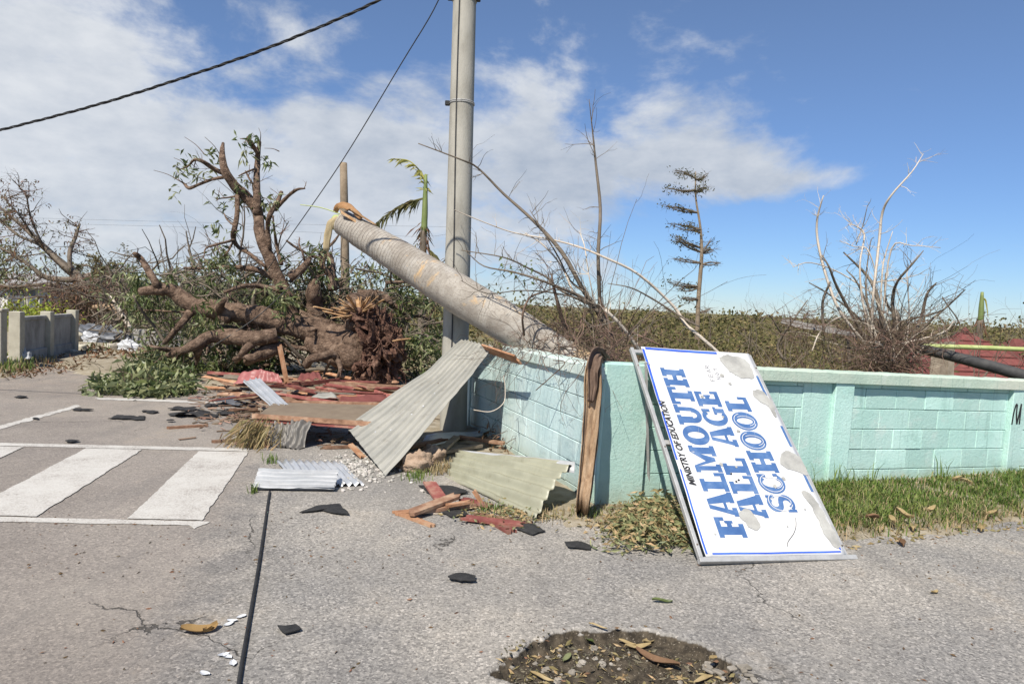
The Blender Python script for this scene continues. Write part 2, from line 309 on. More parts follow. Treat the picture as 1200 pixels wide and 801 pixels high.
M_PALE = simple('pale_bare_wood', [(0.40, 0.34, 0.26), (0.56, 0.51, 0.43)], 5, 0.85, 0.3, 30, island=0.15)
M_ROOT = simple('root_mass', [(0.035, 0.017, 0.012), (0.12, 0.062, 0.043), (0.27, 0.17, 0.12)], 9, 0.95, 1.0, 18, bdist=0.06)
M_SPLIT = simple('split_wood', [(0.22, 0.115, 0.05), (0.38, 0.23, 0.115), (0.50, 0.35, 0.21)], 5, 0.85, 0.6, 30, stretch=(3, 3, 1))
M_LEAF = simple('green_leaf', [(0.06, 0.088, 0.026), (0.115, 0.155, 0.05), (0.20, 0.23, 0.10)], 8, 0.45, 0, island=0.4, transl=0.3, spec=0.5)
M_LEAFP = simple('pale_wilted_leaf', [(0.16, 0.19, 0.08), (0.30, 0.32, 0.17)], 8, 0.55, 0, island=0.3, transl=0.3, spec=0.4)
M_LEAFD = simple('dry_leaf', [(0.20, 0.15, 0.065), (0.34, 0.27, 0.13), (0.42, 0.35, 0.20)], 8, 0.8, 0, island=0.4, transl=0.2)
M_LEAFB = simple('brown_dead_leaf', [(0.11, 0.065, 0.035), (0.22, 0.14, 0.075)], 9, 0.85, 0.3, island=0.35, transl=0.15)
M_TANLEAF = simple('tan_leaf', [(0.20, 0.12, 0.045), (0.34, 0.22, 0.09)], 9, 0.8, 0.3, transl=0.15)
M_SCRUB = simple('scrub_leaf', [(0.06, 0.068, 0.023), (0.14, 0.135, 0.048), (0.25, 0.19, 0.095)], 0.9, 0.8, 0, island=0.45, transl=0.2)
M_LIME = simple('lime_green_leaf', [(0.22, 0.28, 0.03), (0.32, 0.38, 0.05)], 8, 0.6, 0, island=0.25, transl=0.3)
M_GRASS = simple('grass_blade', [(0.07, 0.12, 0.022), (0.12, 0.19, 0.04), (0.19, 0.23, 0.07)], 2.2, 0.6, 0, island=0.4, transl=0.3)
M_GRASSD = simple('dry_grass_blade', [(0.26, 0.21, 0.10), (0.38, 0.32, 0.18)], 2.2, 0.8, 0, island=0.35, transl=0.2)
M_REDWOOD = simple('red_painted_wood', [(0.13, 0.036, 0.032), (0.22, 0.07, 0.058), (0.30, 0.18, 0.13)], 7, 0.8, 0.4, 30, stretch=(1, 1, 1), rand=0.25)
M_RAWWOOD = simple('broken_brown_wood', [(0.13, 0.07, 0.042), (0.24, 0.135, 0.085), (0.36, 0.25, 0.17)], 8, 0.85, 0.5, 40, rand=0.3)
M_LITTER = simple('mixed_wood_litter', [(0.09, 0.06, 0.04), (0.20, 0.13, 0.085), (0.30, 0.22, 0.15)], 3, 0.9, 0, island=0.5)
M_GREYWOOD = simple('grey_weathered_wood', [(0.17, 0.14, 0.105), (0.30, 0.25, 0.195)], 9, 0.9, 0.5, 40, rand=0.2)
M_PANEL = simple('brown_fibre_panel', [(0.145, 0.11, 0.08), (0.20, 0.16, 0.115)], 6, 0.9, 0.3, 40)
M_ORANGEWOOD = simple('orange_wood', [(0.24, 0.115, 0.06), (0.36, 0.19, 0.105), (0.42, 0.29, 0.19)], 8, 0.85, 0.5, 40)
M_BLACK = simple('black_rubber', [(0.014, 0.014, 0.015), (0.032, 0.032, 0.033)], 12, 0.6, 0.3, 60)
M_SHINGLE = simple('black_bitumen', [(0.018, 0.018, 0.019), (0.045, 0.044, 0.043)], 18, 0.8, 0.7, 220)
M_DARKPOLE = simple('dark_charred_pole', [(0.03, 0.03, 0.032), (0.075, 0.073, 0.07)], 8, 0.7, 0.4, 40)
M_GREENPOLE = simple('pale_green_stalk', [(0.30, 0.36, 0.12), (0.45, 0.49, 0.22)], 6, 0.6, 0.2, 40)
M_PALMGREEN = simple('green_crownshaft', [(0.11, 0.15, 0.045), (0.22, 0.26, 0.09)], 5, 0.55, 0.2, 40, stretch=(1, 1, 0.3))
M_YELLOWFROND = simple('yellowed_frond', [(0.34, 0.33, 0.08), (0.50, 0.46, 0.14)], 6, 0.6, 0, transl=0.2)
M_HUSK = simple('palm_husk', [(0.20, 0.125, 0.075), (0.33, 0.225, 0.14), (0.42, 0.31, 0.21)], 7, 0.85, 0.7, 30, stretch=(4, 4, 0.6), bdist=0.02)
M_BRACT = simple('brown_bract', [(0.22, 0.11, 0.045), (0.36, 0.20, 0.09)], 8, 0.7, 0.4, 30)
M_HUSKD = simple('dark_palm_husk', [(0.085, 0.055, 0.042), (0.19, 0.13, 0.095)], 9, 0.9, 0.7, 30, stretch=(3, 3, 1))
M_HUSKP = simple('pale_palm_husk', [(0.30, 0.23, 0.13), (0.46, 0.38, 0.23)], 7, 0.8, 0.5, 30, stretch=(4, 4, 0.6))
M_STEEL = simple('galvanised_steel', [(0.36, 0.36, 0.35), (0.50, 0.50, 0.49)], 12, 0.5, 0.2, 60, metal=0.35)
M_SIGN = sign_white()
M_SIGNBLUE = simple('faded_blue_paint', [(0.045, 0.105, 0.255), (0.062, 0.135, 0.30), (0.12, 0.20, 0.36)], 9, 0.6, 0.1, 60)
M_BORDER = simple('bright_blue_paint', [(0.03, 0.075, 0.45), (0.06, 0.16, 0.55)], 6, 0.6, 0.1, 60)
M_INK = simple('black_ink', [(0.012, 0.012, 0.014), (0.035, 0.035, 0.037)], 9, 0.7, 0)
M_PENCIL = simple('grey_marker', [(0.18, 0.18, 0.19), (0.28, 0.28, 0.29)], 9, 0.7, 0)
M_BACKING = simple('exposed_grey_backing', [(0.24, 0.24, 0.225), (0.34, 0.335, 0.31), (0.42, 0.42, 0.39)], 7, 0.7, 0.3, 40)
M_HOUSEW = simple('white_house_wall', [(0.58, 0.57, 0.54), (0.68, 0.67, 0.64)], 2, 0.9, 0.2)
M_GREYROOF = simple('grey_roof', [(0.22, 0.21, 0.20), (0.32, 0.31, 0.30)], 3, 0.8, 0.3)
M_BROWNROOF = simple('brown_roof', [(0.16, 0.12, 0.09), (0.26, 0.20, 0.16)], 3, 0.85, 0.3)
M_STONE = simple('limestone', [(0.13, 0.115, 0.09), (0.24, 0.215, 0.18), (0.34, 0.315, 0.27)], 8, 0.9, 0.6, 30, rand=0.25)
M_GRAVEL = simple('pale_gravel', [(0.34, 0.32, 0.28), (0.48, 0.46, 0.42)], 20, 0.9, 0.3, island=0.3)
M_GRIT = simple('dark_grit', [(0.05, 0.042, 0.03), (0.12, 0.11, 0.07), (0.22, 0.20, 0.15)], 30, 0.9, 0, island=0.5)
M_PLASTIC = simple('white_plastic', [(0.45, 0.465, 0.49), (0.56, 0.57, 0.585)], 6, 0.4, 0.1, 20)
M_TARP = simple('blue_grey_tarpaulin', [(0.07, 0.075, 0.085), (0.16, 0.17, 0.19)], 7, 0.5, 0.4, 20)

# ------------------------------------------------------------------ object helpers
def props(o, label=None, cat=None, group=None, kind=None):
    if label: o['label'] = label
    if cat: o['category'] = cat
    if group: o['group'] = group
    if kind: o['kind'] = kind
    return o
def thing(name, loc, label, cat, group=None, rot=None):
    o = bpy.data.objects.new(name, None); COL.objects.link(o); o.empty_display_size = 0.1
    o.location = Vector([float(v) for v in loc])
    if rot is not None: o.rotation_euler = rot
    return props(o, label, cat, group)
class MB:
    def __init__(s): s.v = []; s.f = []; s.n = 0; s.mi = []; s.uv = None
    def add(s, verts, faces, mi=0):
        verts = np.asarray(verts, float).reshape(-1, 3); s.v.append(verts)
        k = s.n
        if isinstance(faces, np.ndarray): s.f.extend((faces+k).tolist())
        else: s.f.extend([[i+k for i in q] for q in faces])
        s.mi.extend([mi]*len(faces)); s.n += len(verts)
    def mesh(s, name):
        me = bpy.data.meshes.new(name)
        me.from_pydata(np.concatenate(s.v) if s.v else [], [], s.f)
        if any(s.mi): me.polygons.foreach_set('material_index', s.mi)
        return me
    def build(s, name, mats, parent=None, smooth=False, local=False, **k):
        me = s.mesh(name)
        for m in (mats if isinstance(mats, (list, tuple)) else [mats]): me.materials.append(m)
        if smooth: me.polygons.foreach_set('use_smooth', [True]*len(me.polygons))
        return link(name, me, parent, local, **k)
def link(name, me, parent=None, local=False, **k):
    o = bpy.data.objects.new(name, me); COL.objects.link(o)
    if parent is not None:
        o.parent = parent
        if not local:
            w = parent.location.copy(); q = parent.parent
            while q is not None: w = w + q.location if False else w; q = q.parent
            o.matrix_parent_inverse = root_mat(parent).inverted()
    me.update()
    return props(o, **k)
def root_mat(o):
    m = o.matrix_basis.copy()
    if o.parent is not None: m = root_mat(o.parent) @ o.matrix_parent_inverse @ m
    return m
def smoothpath(pts, sub):
    pts = np.asarray(pts, float); n = len(pts)
    if sub <= 1 or n < 3: return pts
    e = np.vstack([2*pts[0]-pts[1], pts, 2*pts[-1]-pts[-2]])
    out = []
    for i in range(n-1):
        p0, p1, p2, p3 = e[i:i+4]
        for j in range(sub):
            t = j/sub
            out.append(0.5*((2*p1)+(-p0+p2)*t+(2*p0-5*p1+4*p2-p3)*t*t+(-p0+3*p1-3*p2+p3)*t**3))
    out.append(pts[-1]); return np.array(out)
def tube(mb, pts, rads, n=8, sub=1, lump=0.0, lscale=4.0, mi=0, cap=True):
    q = np.column_stack([np.asarray(pts, float), np.asarray(rads, float)])
    q = smoothpath(q, sub); p = q[:, :3]; r = np.maximum(q[:, 3], 0.0006); m = len(p)
    t = np.gradient(p, axis=0); t /= np.linalg.norm(t, axis=1)[:, None]+1e-9
    a = np.array([0, 0, 1.0]) if abs(t[0][2]) < 0.9 else np.array([1.0, 0, 0])
    u = np.cross(t[0], a); u /= np.linalg.norm(u); us = [u]
    for i in range(1, m):
        u = us[-1]-t[i]*(us[-1]@t[i]); u /= np.linalg.norm(u)+1e-9; us.append(u)
    us = np.array(us); ws = np.cross(t, us)
    ang = np.arange(n)*2*math.pi/n
    ring = us[:, None, :]*np.cos(ang)[None, :, None]+ws[:, None, :]*np.sin(ang)[None, :, None]
    rr = np.repeat(r[:, None], n, 1)
    if lump:
        for i in range(m):
            for j in range(n):
                s = p[i]+ring[i, j]*r[i]
                rr[i, j] *= 1+lump*(nz(s, lscale)+0.5*nz(s, lscale*2.7, 5.0))
    v = (p[:, None, :]+ring*rr[:, :, None]).reshape(-1, 3)
    i = np.arange(m-1)[:, None]*n; j = np.arange(n)[None, :]; j2 = (j+1) % n
    f = np.stack([i+j, i+j2, i+n+j2, i+n+j], -1).reshape(-1, 4)
    mb.add(v, f, mi)
    if cap:
        k = mb.n-m*n
        mb.f.append([k+x for x in range(n)][::-1]); mb.mi.append(mi)
        mb.f.append([k+(m-1)*n+x for x in range(n)]); mb.mi.append(mi)
    return p
def box(mb, c, s, rot=None, mi=0, bev=0.0):
    sx, sy, sz = [q/2 for q in s]
    if bev <= 0:
        v = np.array([(x, y, z) for x in (-sx, sx) for y in (-sy, sy) for z in (-sz, sz)])
        f = [(0, 1, 3, 2), (4, 6, 7, 5), (0, 4, 5, 1), (2, 3, 7, 6), (0, 2, 6, 4), (1, 5, 7, 3)]
    else:
        b = min(bev, sx*0.9, sy*0.9, sz*0.9); bm = bmesh.new(); bmesh.ops.create_cube(bm, size=1)
        for q in bm.verts: q.co = Vector((q.co.x*2*sx, q.co.y*2*sy, q.co.z*2*sz))
        bmesh.ops.bevel(bm, geom=bm.edges[:], offset=b, segments=1, affect='EDGES')
        v = np.array([q.co[:] for q in bm.verts]); bm.verts.index_update(); f = [[w.index for w in q.verts] for q in bm.faces]; bm.free()
    if rot is not None: v = v@np.array(rot.to_3x3()).T
    mb.add(v+np.asarray(c, float), f, mi)
def beam(mb, p0, p1, w, h, roll=0.0, mi=0, rag=0.0):
    p0, p1 = Vector([float(q) for q in p0]), Vector([float(q) for q in p1]); d = p1-p0; L = d.length; d.normalize()
    side = d.cross(Vector((0, 0, 1)))
    if side.length < 1e-3: side = Vector((1, 0, 0))
    side.normalize(); up = side.cross(d)
    side, up = side*math.cos(roll)+up*math.sin(roll), up*math.cos(roll)-side*math.sin(roll)
    k = 5; vs = []
    for i in range(k):                               # ragged torn ends: four rows across the width
        pass
    rows = 4
    for end, e in ((p0, -1), (p1, 1)):
        for r in range(rows):
            off = rag*(random.random()-0.3)*e
            for z in (-1, 1):
                q = end+d*off+side*(w*(r/(rows-1)-0.5))+up*(z*h/2); vs.append(q[:])
    f = []
    o = rows*2
    for r in range(rows-1):
        a, b = r*2, (r+1)*2
        f += [(a, b, o+b, o+a), (a+1, o+a+1, o+b+1, b+1), (a, a+1, b+1, b), (o+a, o+b, o+b+1, o+a+1)]
    f += [(0, o, o+1, 1), (o-2, o-1, 2*o-1, 2*o-2)]
    mb.add(vs, f, mi)
def plank(px0, px1, w, h, mat, label, z0=0.02, z1=0.02, d=None, group='broken planks in the debris', roll=0.0, rag=0.06, name='plank', cat='plank'):
    if d is None: a, b = G(*px0, z0), G(*px1, z1)
    else: a, b = P(*px0, d[0]), P(*px1, d[1])
    mb = MB(); beam(mb, a, b, w, h, roll, 0, rag)
    return mb.build(name, mat, label=label, cat=cat, group=group)
def leafset(mb, base, dirs, L, W, droop=0.25, mi=0):
    base = np.asarray(base, float); n = len(base)
    if n == 0: return
    d = np.asarray(dirs, float); d /= np.linalg.norm(d, axis=1)[:, None]+1e-9
    rnd = rng.normal(size=(n, 3)); s = np.cross(d, rnd); s /= np.linalg.norm(s, axis=1)[:, None]+1e-9; nn = np.cross(s, d)
    L = np.asarray(L)*np.ones(n); W = np.asarray(W)*np.ones(n)
    l = L[:, None]; w = W[:, None]
    p0 = base; p1 = base+d*l*0.45+s*w*0.5+nn*w*0.25; p2 = base+d*l-np.array([0, 0, 1])*l*droop*rng.random((n, 1)); p3 = base+d*l*0.45-s*w*0.5+nn*w*0.25
    v = np.stack([p0, p1, p2, p3], 1).reshape(-1, 3)
    i = np.arange(n)[:, None]*4
    f = np.concatenate([i+np.array([[0, 1, 2]]), i+np.array([[0, 2, 3]])], 1).reshape(-1, 3)
    mb.add(v, f, mi)
def cluster(mb, c, n, L, W, spread=0.06, bias=(0, 0, -0.4), droop=0.3):
    c = np.asarray(c, float); d = rng.normal(size=(n, 3))+np.array(bias)
    leafset(mb, c+rng.normal(size=(n, 3))*spread, d, L*(0.6+0.7*rng.random(n)), W*(0.7+0.6*rng.random(n)), droop)
def grow(mb, p, d, L, r, lvl, kids=(2, 4), bend=0.35, grav=0.0, tips=None, ratio=0.6, sides=4, spread=0.9, steps=4, mi=0):
    p = np.asarray(p, float); d = np.asarray(d, float); d = d/np.linalg.norm(d)
    pts = [p]; ds = [d]
    for i in range(steps):
        d = d+rng.normal(size=3)*bend/steps**0.5+np.array([0, 0, grav])/steps; d /= np.linalg.norm(d)
        pts.append(pts[-1]+d*L/steps); ds.append(d)
    rad = np.linspace(r, max(r*0.35, 0.0012), steps+1)
    tube(mb, pts, rad, sides if r > 0.01 else 3, 1, mi=mi, cap=False)
    if tips is not None and lvl <= 1: tips.extend([(pts[-1], d), (pts[-2], ds[-2])])
    if lvl > 0:
        for k in range(random.randint(*kids)):
            i = random.randint(1, steps); t = random.random()
            q = pts[i-1]*(1-t)+pts[i]*t
            nd = ds[i]+rng.normal(size=3)*spread
            grow(mb, q, nd, L*ratio*(0.6+0.6*random.random()), r*(1-0.65*(i/steps))*0.75, lvl-1, kids, bend, grav, tips, ratio, sides, spread, max(3, steps-1), mi)
def limb(mb, zf, pts, d0, d1=None, n=8, sub=4, lump=0.14, lscale=5.0, drift=0.25, seed=None, wf=1.0, mi=0):
    """traced limb: (x, y, width in zoom px); depth runs d0..d1 with drift"""
    d1 = d0 if d1 is None else d1; m = len(pts); out = []; rr = []
    ph = random.random()*10
    s = zf(1, 0)[0]-zf(0, 0)[0]
    for i, (x, y, w) in enumerate(pts):
        t = i/max(1, m-1); d = d0+(d1-d0)*t+drift*math.sin(ph+i*1.3)*min(1, t*3)
        a = zf(x, y); out.append(P(a[0], a[1], d)); rr.append(max(0.0015, w*s*0.5*d/FPX*wf))
    tube(mb, out, rr, n, sub, lump, lscale, mi)
    return np.array(out), np.array(rr)
def sprout(mb, path, rads, n, L, lvl=1, tips=None, up=0.2, t0=0.2, rr=0.010, **k):
    m = len(path)
    for _ in range(n):
        t = t0+(1-t0)*random.random(); i = min(m-2, int(t*(m-1))); q = path[i]+(path[i+1]-path[i])*random.random()
        ax = path[i+1]-path[i]; ax = ax/np.linalg.norm(ax)
        d = rng.normal(size=3); d -= ax*(d@ax); d += ax*0.5+np.array([0, 0, up])
        grow(mb, q, d, L*(0.5+0.8*random.random()), rr*(0.6+0.6*random.random()), lvl, tips=tips, **k)
def grid(xs, ys, zf, name, mats, parent=None, keep=None, smooth=True, mif=None, **k):
    nx, ny = len(xs), len(ys)
    v = [(x, y, zf(x, y)) for y in ys for x in xs]
    f = []; mi = []
    for j in range(ny-1):
        for i in range(nx-1):
            q = (j*nx+i, j*nx+i+1, (j+1)*nx+i+1, (j+1)*nx+i)
            if keep and not keep(q, v): continue
            f.append(q); mi.append(mif(q, v) if mif else 0)
    used = sorted({i for q in f for i in q}); mp_ = {o: n for n, o in enumerate(used)}
    mb = MB(); mb.v = [np.array([v[i] for i in used])]; mb.n = len(used); mb.f = [[mp_[i] for i in q] for q in f]; mb.mi = mi
    return mb.build(name, mats, parent, smooth, **k)

# ------------------------------------------------------------------ layout of the wall corner
WC = np.array([0.75, 5.58]); WR = np.array([0.938, 0.347]); WR /= np.linalg.norm(WR); NR = np.array([WR[1], -WR[0]])
WLD = np.array([-0.51, 8.95])-WC; WL_LEN = np.linalg.norm(WLD); WLD /= WL_LEN; NL = np.array([-WLD[1], WLD[0]])   # towards the street
if NL[0] > 0: NL = -NL
def tr_s(x, y): q = np.array([x, y])-WC; return q@WR, q@NR
def tl_s(x, y): q = np.array([x, y])-WC; return q@WLD, q@NL
def inside(x, y): return min(-tr_s(x, y)[1], -tl_s(x, y)[1])      # > 0 in the yard behind the walls
def sstep(a, b, x):
    t = min(1, max(0, (x-a)/(b-a))); return t*t*(3-2*t)
# ground ------------------------------------------------------------
RX0, RX1, RY0, RY1 = -45, 14, -12, 21
def ground_z(x, y):
    b = inside(x, y)
    und = 0.10*nz((x, y), 0.12)+0.05*nz((x, y), 0.5)
    if b > 0:
        return -0.25+0.22*sstep(0.05, 0.5, b)-1.3*sstep(2, 26, b)+und*sstep(1, 5, b)
    out = max(RX0-x, x-RX1, RY0-y, y-RY1)
    return -0.2+0.19*sstep(-0.3, 0.6, out)+und*sstep(0.5, 5, out)-0.3*sstep(10, 60, out)
far = [60, 100, 180, 350, 700, 1500, 3500]
gx = [-q for q in far[::-1]]+list(np.arange(-48, -14, 1.0))+list(np.arange(-14, 16, 0.4))+list(np.arange(16, 50, 2.0))+far
gy = [-q for q in far[::-1]]+list(np.arange(-40, -12, 4.0))+list(np.arange(-12, 26, 0.45))+list(np.arange(26, 58, 2.0))+far
ground = grid(gx, gy, ground_z, 'ground', M_FIELD, kind='structure', label='dry grassy ground running to the horizon')
PC = G(722, 785); PC = np.array([0.565, 3.04])
def pothole(x, y):
    dx, dy = (x-PC[0])/0.53, (y-PC[1])/0.385
    a = math.hypot(dx, dy)+0.24*nz((x, y), 3.2, 2)+0.16*nz((x, y), 9, 4)+0.07*nz((x, y), 25, 1)
    return a
def road_z(x, y):
    if -0.4 < x < 1.5 and 2.3 < y < 3.75:
        a = pothole(x, y)
        if a < 1.06:
            return -0.062*sstep(1.01, 0.94, a)-0.04*sstep(0.8, 0.2, a)+0.006*nz((x, y), 14)*sstep(1, 0.8, a)+0.006*nz((x, y), 40)*sstep(1, 0.9, a)
    return 0.0
rx = sorted(set(list(np.arange(-45, -8, 3.0))+list(np.arange(-8, 8, 0.35))+list(np.arange(8, 14.1, 1.0))+list(np.round(np.arange(-0.35, 1.4, 0.016), 4))))
ry = sorted(set(list(np.arange(-12, 1, 2.0))+list(np.arange(1, 13, 0.35))+list(np.arange(13, 21.1, 1.0))+list(np.round(np.arange(2.3, 3.7, 0.016), 4))))
def road_keep(q, v):
    c = np.mean([v[i] for i in q], axis=0); return inside(c[0], c[1]) < 0.10
road = grid(rx, ry, road_z, 'road', [M_ASPH, M_SOIL], keep=road_keep,
            kind='structure', label='worn grey asphalt road and apron with a pothole')

# road markings -----------------------------------------------------
def ragged(poly, step=0.03, amp=0.005, seed=0.0):
    out = []
    for a, b in zip(poly, poly[1:]+poly[:1]):
        a, b = np.array(a), np.array(b); L = np.linalg.norm(b-a); k = max(1, int(L/step))
        for i in range(k):
            q = a+(b-a)*i/k; nrm = np.array([-(b-a)[1], (b-a)[0]])/L
            out.append(q+nrm*amp*2*(nz((q[0], q[1]), 9, seed)+0.6*nz((q[0], q[1]), 30, seed)))
    return out
def marking(name, pxpoly, z, amp=0.006):
    w = [G(*q)[:2] for q in pxpoly]; w = ragged(w, 0.04, amp, z*900)
    mb = MB(); mb.add([(q[0], q[1], z) for q in w], [list(range(len(w)))][:1])
    me = mb.mesh(name); me.materials.append(M_PAINT)
    if me.polygons[0].normal.z < 0: me.flip_normals()
    return link(name, me, road)
marking('border_line', [(-400, 510), (292, 525.5), (290, 529), (-400, 513.5)], 0.0045)
marking('border_line', [(-240, 600.5), (240, 611), (246, 611.5), (227, 620), (222, 615.5), (-240, 607)], 0.0045)
marking('crosswalk_stripe', [(233, 529), (291, 530), (237, 610), (150, 608)], 0.007)
marking('crosswalk_stripe', [(101, 525.5), (167, 527), (43, 605.5), (-48, 603.5)], 0.007)
marking('crosswalk_stripe', [(-38, 522.5), (27, 524), (-132, 601.5), (-225, 599.5)], 0.007)
marking('edge_line', [(-60, 513.5), (0, 498.5), (90, 474.5), (95, 476.5), (0, 502.5), (-60, 518)], 0.0045, 0.02)
marking('edge_line', [(112, 466), (200, 468.5), (252, 471), (252, 473.5), (200, 471), (112, 468)], 0.0045, 0.02)

# verge under the walls ---------------------------------------------
def verge_a(x, y):
    s, t = tr_s(x, y); s2, t2 = tl_s(x, y)
    e = 0.55+0.68*sstep(-0.3, 1.0, s)+0.10*nz((x, y), 1.3)+0.05*nz((x, y), 5)
    a = e-t if s > -0.45 else -1.0
    b = 0.62+0.16*nz((x, y), 1.7, 3)+0.35*sstep(1.2, 2.5, s2)-t2 if -0.2 < s2 < 3.8 else -1.0
    return max(a, b)
def verge_z(x, y):
    a = verge_a(x, y); s, t = tr_s(x, y)
    return -0.03+0.05*sstep(-0.08, 0.16, a)+0.05*sstep(0.1, 0.9, a)*sstep(0.8, 2.0, s)+0.012*nz((x, y), 8)*sstep(0, 0.1, a)
def above(q, v): return max(v[i][2] for i in q) > -0.012
verge = grid(np.arange(-2.6, 9.5, 0.07), np.arange(4.2, 9.8, 0.07), verge_z, 'verge', M_DRYSOIL, keep=lambda q, v: above(q, v) and road_keep(q, v), kind='structure', label='strip of soil along the foot of the painted walls')
def lot_z(x, y):                                        # earth around the uprooted tree
    a = (y-11.0)-0.35*max(0, -(x+6.2))*2.2+0.35*nz((x, y), 0.9, 7)+0.2*nz((x, y), 3)
    a = min(a, 0.4-tl_s(x, y)[1]*-1+40)
    return -0.05+0.11*sstep(-0.2, 0.6, a)+0.03*nz((x, y), 2.2)*sstep(0, 0.5, a)
lot = grid(np.arange(-14, 3.2, 0.16), np.arange(9.8, 21.6, 0.16), lot_z, 'earth_bank', M_DRYSOIL, keep=lambda q, v: above(q, v) and road_keep(q, v), kind='structure', label='bare earth bank strewn with debris around the uprooted tree')
LF0, LF1 = np.array([-9.6, 13.2]), np.array([-10.3, 15.96])
def lverge_z(x, y):
    d = (LF1-LF0)/np.linalg.norm(LF1-LF0); n = np.array([d[1], -d[0]]); t = (np.array([x, y])-LF0)@n
    a = 0.75-t+0.3*nz((x, y), 0.7)+0.12*nz((x, y), 3)
    return -0.05+0.10*sstep(-0.2, 0.5, a)+0.03*nz((x, y), 3)*sstep(0, 0.3, a)
lverge = grid(np.arange(-22, -7.5, 0.2), np.arange(7, 21.5, 0.2), lverge_z, 'roadside_bank', M_DRYSOIL, keep=above, kind='structure', label='dry roadside bank below the grey concrete fence')

# painted block walls ------------------------------------------------
def block_mesh(name, w, h, d, mat):
    mb = MB(); box(mb, (w/2, d/2, h/2), (w, d, h), bev=0.0045); me = mb.mesh(name); me.materials.append(mat); return me
def wall_root(name, xy, direc, slope, label):
    o = thing(name, (xy[0], xy[1], 0), label, 'wall'); yaw = math.atan2(direc[1], direc[0])
    o.rotation_euler = (Matrix.Rotation(yaw, 3, 'Z') @ Matrix.Rotation(slope, 3, 'Y')).to_euler(); return o
def panel_blocks(root, s0, s1, zb, zt, y, mat, ch=0.2, cw=0.4, key='b', jit=0.004):
    cache = {}; z = zb; r = 0
    while z < zt-0.03:
        h = min(ch, zt-z); x = s0-(cw/2 if r % 2 else 0)
        while x < s1-0.02:
            a, b = max(x, s0), min(x+cw, s1)
            if b-a > 0.03:
                kk = (round(b-a, 2), round(h, 2))
                if kk not in cache: cache[kk] = block_mesh('block', b-a-0.004, h-0.0055, 0.05, mat)
                o = bpy.data.objects.new('block', cache[kk]); COL.objects.link(o); o.parent = root
                o.location = (a+0.0035, y+random.uniform(-jit, jit), z+0.004)
            x += cw
        z += ch; r += 1
# right-hand wall: local x along the wall, y into the yard, z up
SL = RAD(1.45)
wr = wall_root('mint_wall', WC, WR, SL, 'mint green block wall with recessed panels and cream coping behind the leaning sign')
def ws(px, py=500):
    r = ray(px, py)[:2]; A = np.array([[r[0], -WR[0]], [r[1], -WR[1]]]); return np.linalg.solve(A, WC)[1]
sA, sB, sC, sD = ws(757), ws(974), ws(996), ws(1183)
sE = sD+0.20; TOP = 1.215; CO = 0.105
def wpart(name, x0, x1, y0, y1, z0, z1, mat, root=wr, bev=0.006, lump=True):
    mb = MB(); bm = bmesh.new()
    nx = max(2, int((x1-x0)/0.12)); nzz = max(2, int((z1-z0)/0.12))
    box(mb, ((x0+x1)/2, (y0+y1)/2, (z0+z1)/2), (x1-x0, y1-y0, z1-z0), bev=bev)
    return mb.build(name, mat, root, local=True)
wpart('core', sA-0.05, 9.0, 0.07, 0.17, -0.4, TOP-CO, M_TEAL)
wpart('corner_pillar', 0.0, sA, -0.005, 0.20, -0.4, TOP-0.012, M_TEAL, bev=0.012)
wpart('pilaster', sB, sC, -0.002, 0.12, -0.4, TOP-CO, M_TEAL)
wpart('pilaster', sD, sE, -0.002, 0.12, -0.4, TOP-CO, M_TEAL)
wpart('pilaster', sE+2.05, sE+2.25, -0.002, 0.12, -0.4, TOP-CO, M_TEAL)
pl0 = ws(940)
wpart('render_patch', pl0, sB, 0.040, 0.09, -0.4, TOP-CO, M_TEAL)
def coping(x0, x1, mat, root, y0, y1, z0, z1, seed=0):
    n = int((x1-x0)/0.05); mb = MB(); v = []; f = []
    for i in range(n+1):
        x = x0+(x1-x0)*i/n
        a = 0.006*nz((x, seed), 5)+0.004*nz((x, seed), 17); b = 0.006*nz((x, seed+9), 4)
        v += [(x, y0+b, z0), (x, y0+b*0.5, z1-0.012+a), (x, y0+0.012+a, z1+a), (x, y1, z1+a), (x, y1, z0)]
    for i in range(n):
        for j in range(5): f.append((i*5+j, (i+1)*5+j, (i+1)*5+(j+1) % 5, i*5+(j+1) % 5))
    f += [(0, 1, 2, 3, 4), tuple(n*5+j for j in (4, 3, 2, 1, 0))]
    mb.add(v, f); return mb.build('coping', mat, root, local=True)
coping(sA, 9.0, M_COPE, wr, -0.018, 0.22, TOP-CO, TOP)
for a, b in ((sA, pl0), (sC, sD), (sE, sE+2.05), (sE+2.25, 9.0)):
    panel_blocks(wr, a, b, -0.14, TOP-CO, 0.046, M_TEAL)
# graffiti stroke on the pilaster
def ribbon_flat(mb, pts, w, to3d, mi=0):
    pts = smoothpath(np.array(pts, float), 5); n = len(pts); t = np.gradient(pts, axis=0); t /= np.linalg.norm(t, axis=1)[:, None]+1e-9
    s = np.column_stack([-t[:, 1], t[:, 0]])
    L = pts+s*w/2; Rr = pts-s*w/2
    v = [to3d(*q) for q in L]+[to3d(*q) for q in Rr]
    mb.add(v, [(i, i+1, n+i+1, n+i) for i in range(n-1)], mi)
mb = MB()
gs = lambda x, z: (x, -0.0045, z)
for k, st in enumerate(([(0.035, 0.76), (0.045, 0.86), (0.062, 0.92), (0.078, 0.93)], [(0.078, 0.93), (0.080, 0.85), (0.096, 0.765)], [(0.096, 0.765), (0.115, 0.86), (0.128, 0.935)], [(0.128, 0.935), (0.127, 0.85), (0.128, 0.765)])):
    ribbon_flat(mb, [(sD+0.01+(x-.035)*1.25, 0.85+(z-.85)*1.3) for x, z in st], 0.022, lambda x, z, k=k: (x, -0.0045-0.0006*k, z))
mb.build('graffiti', M_INK, wr, local=True, label='black painted letter N on the wall')
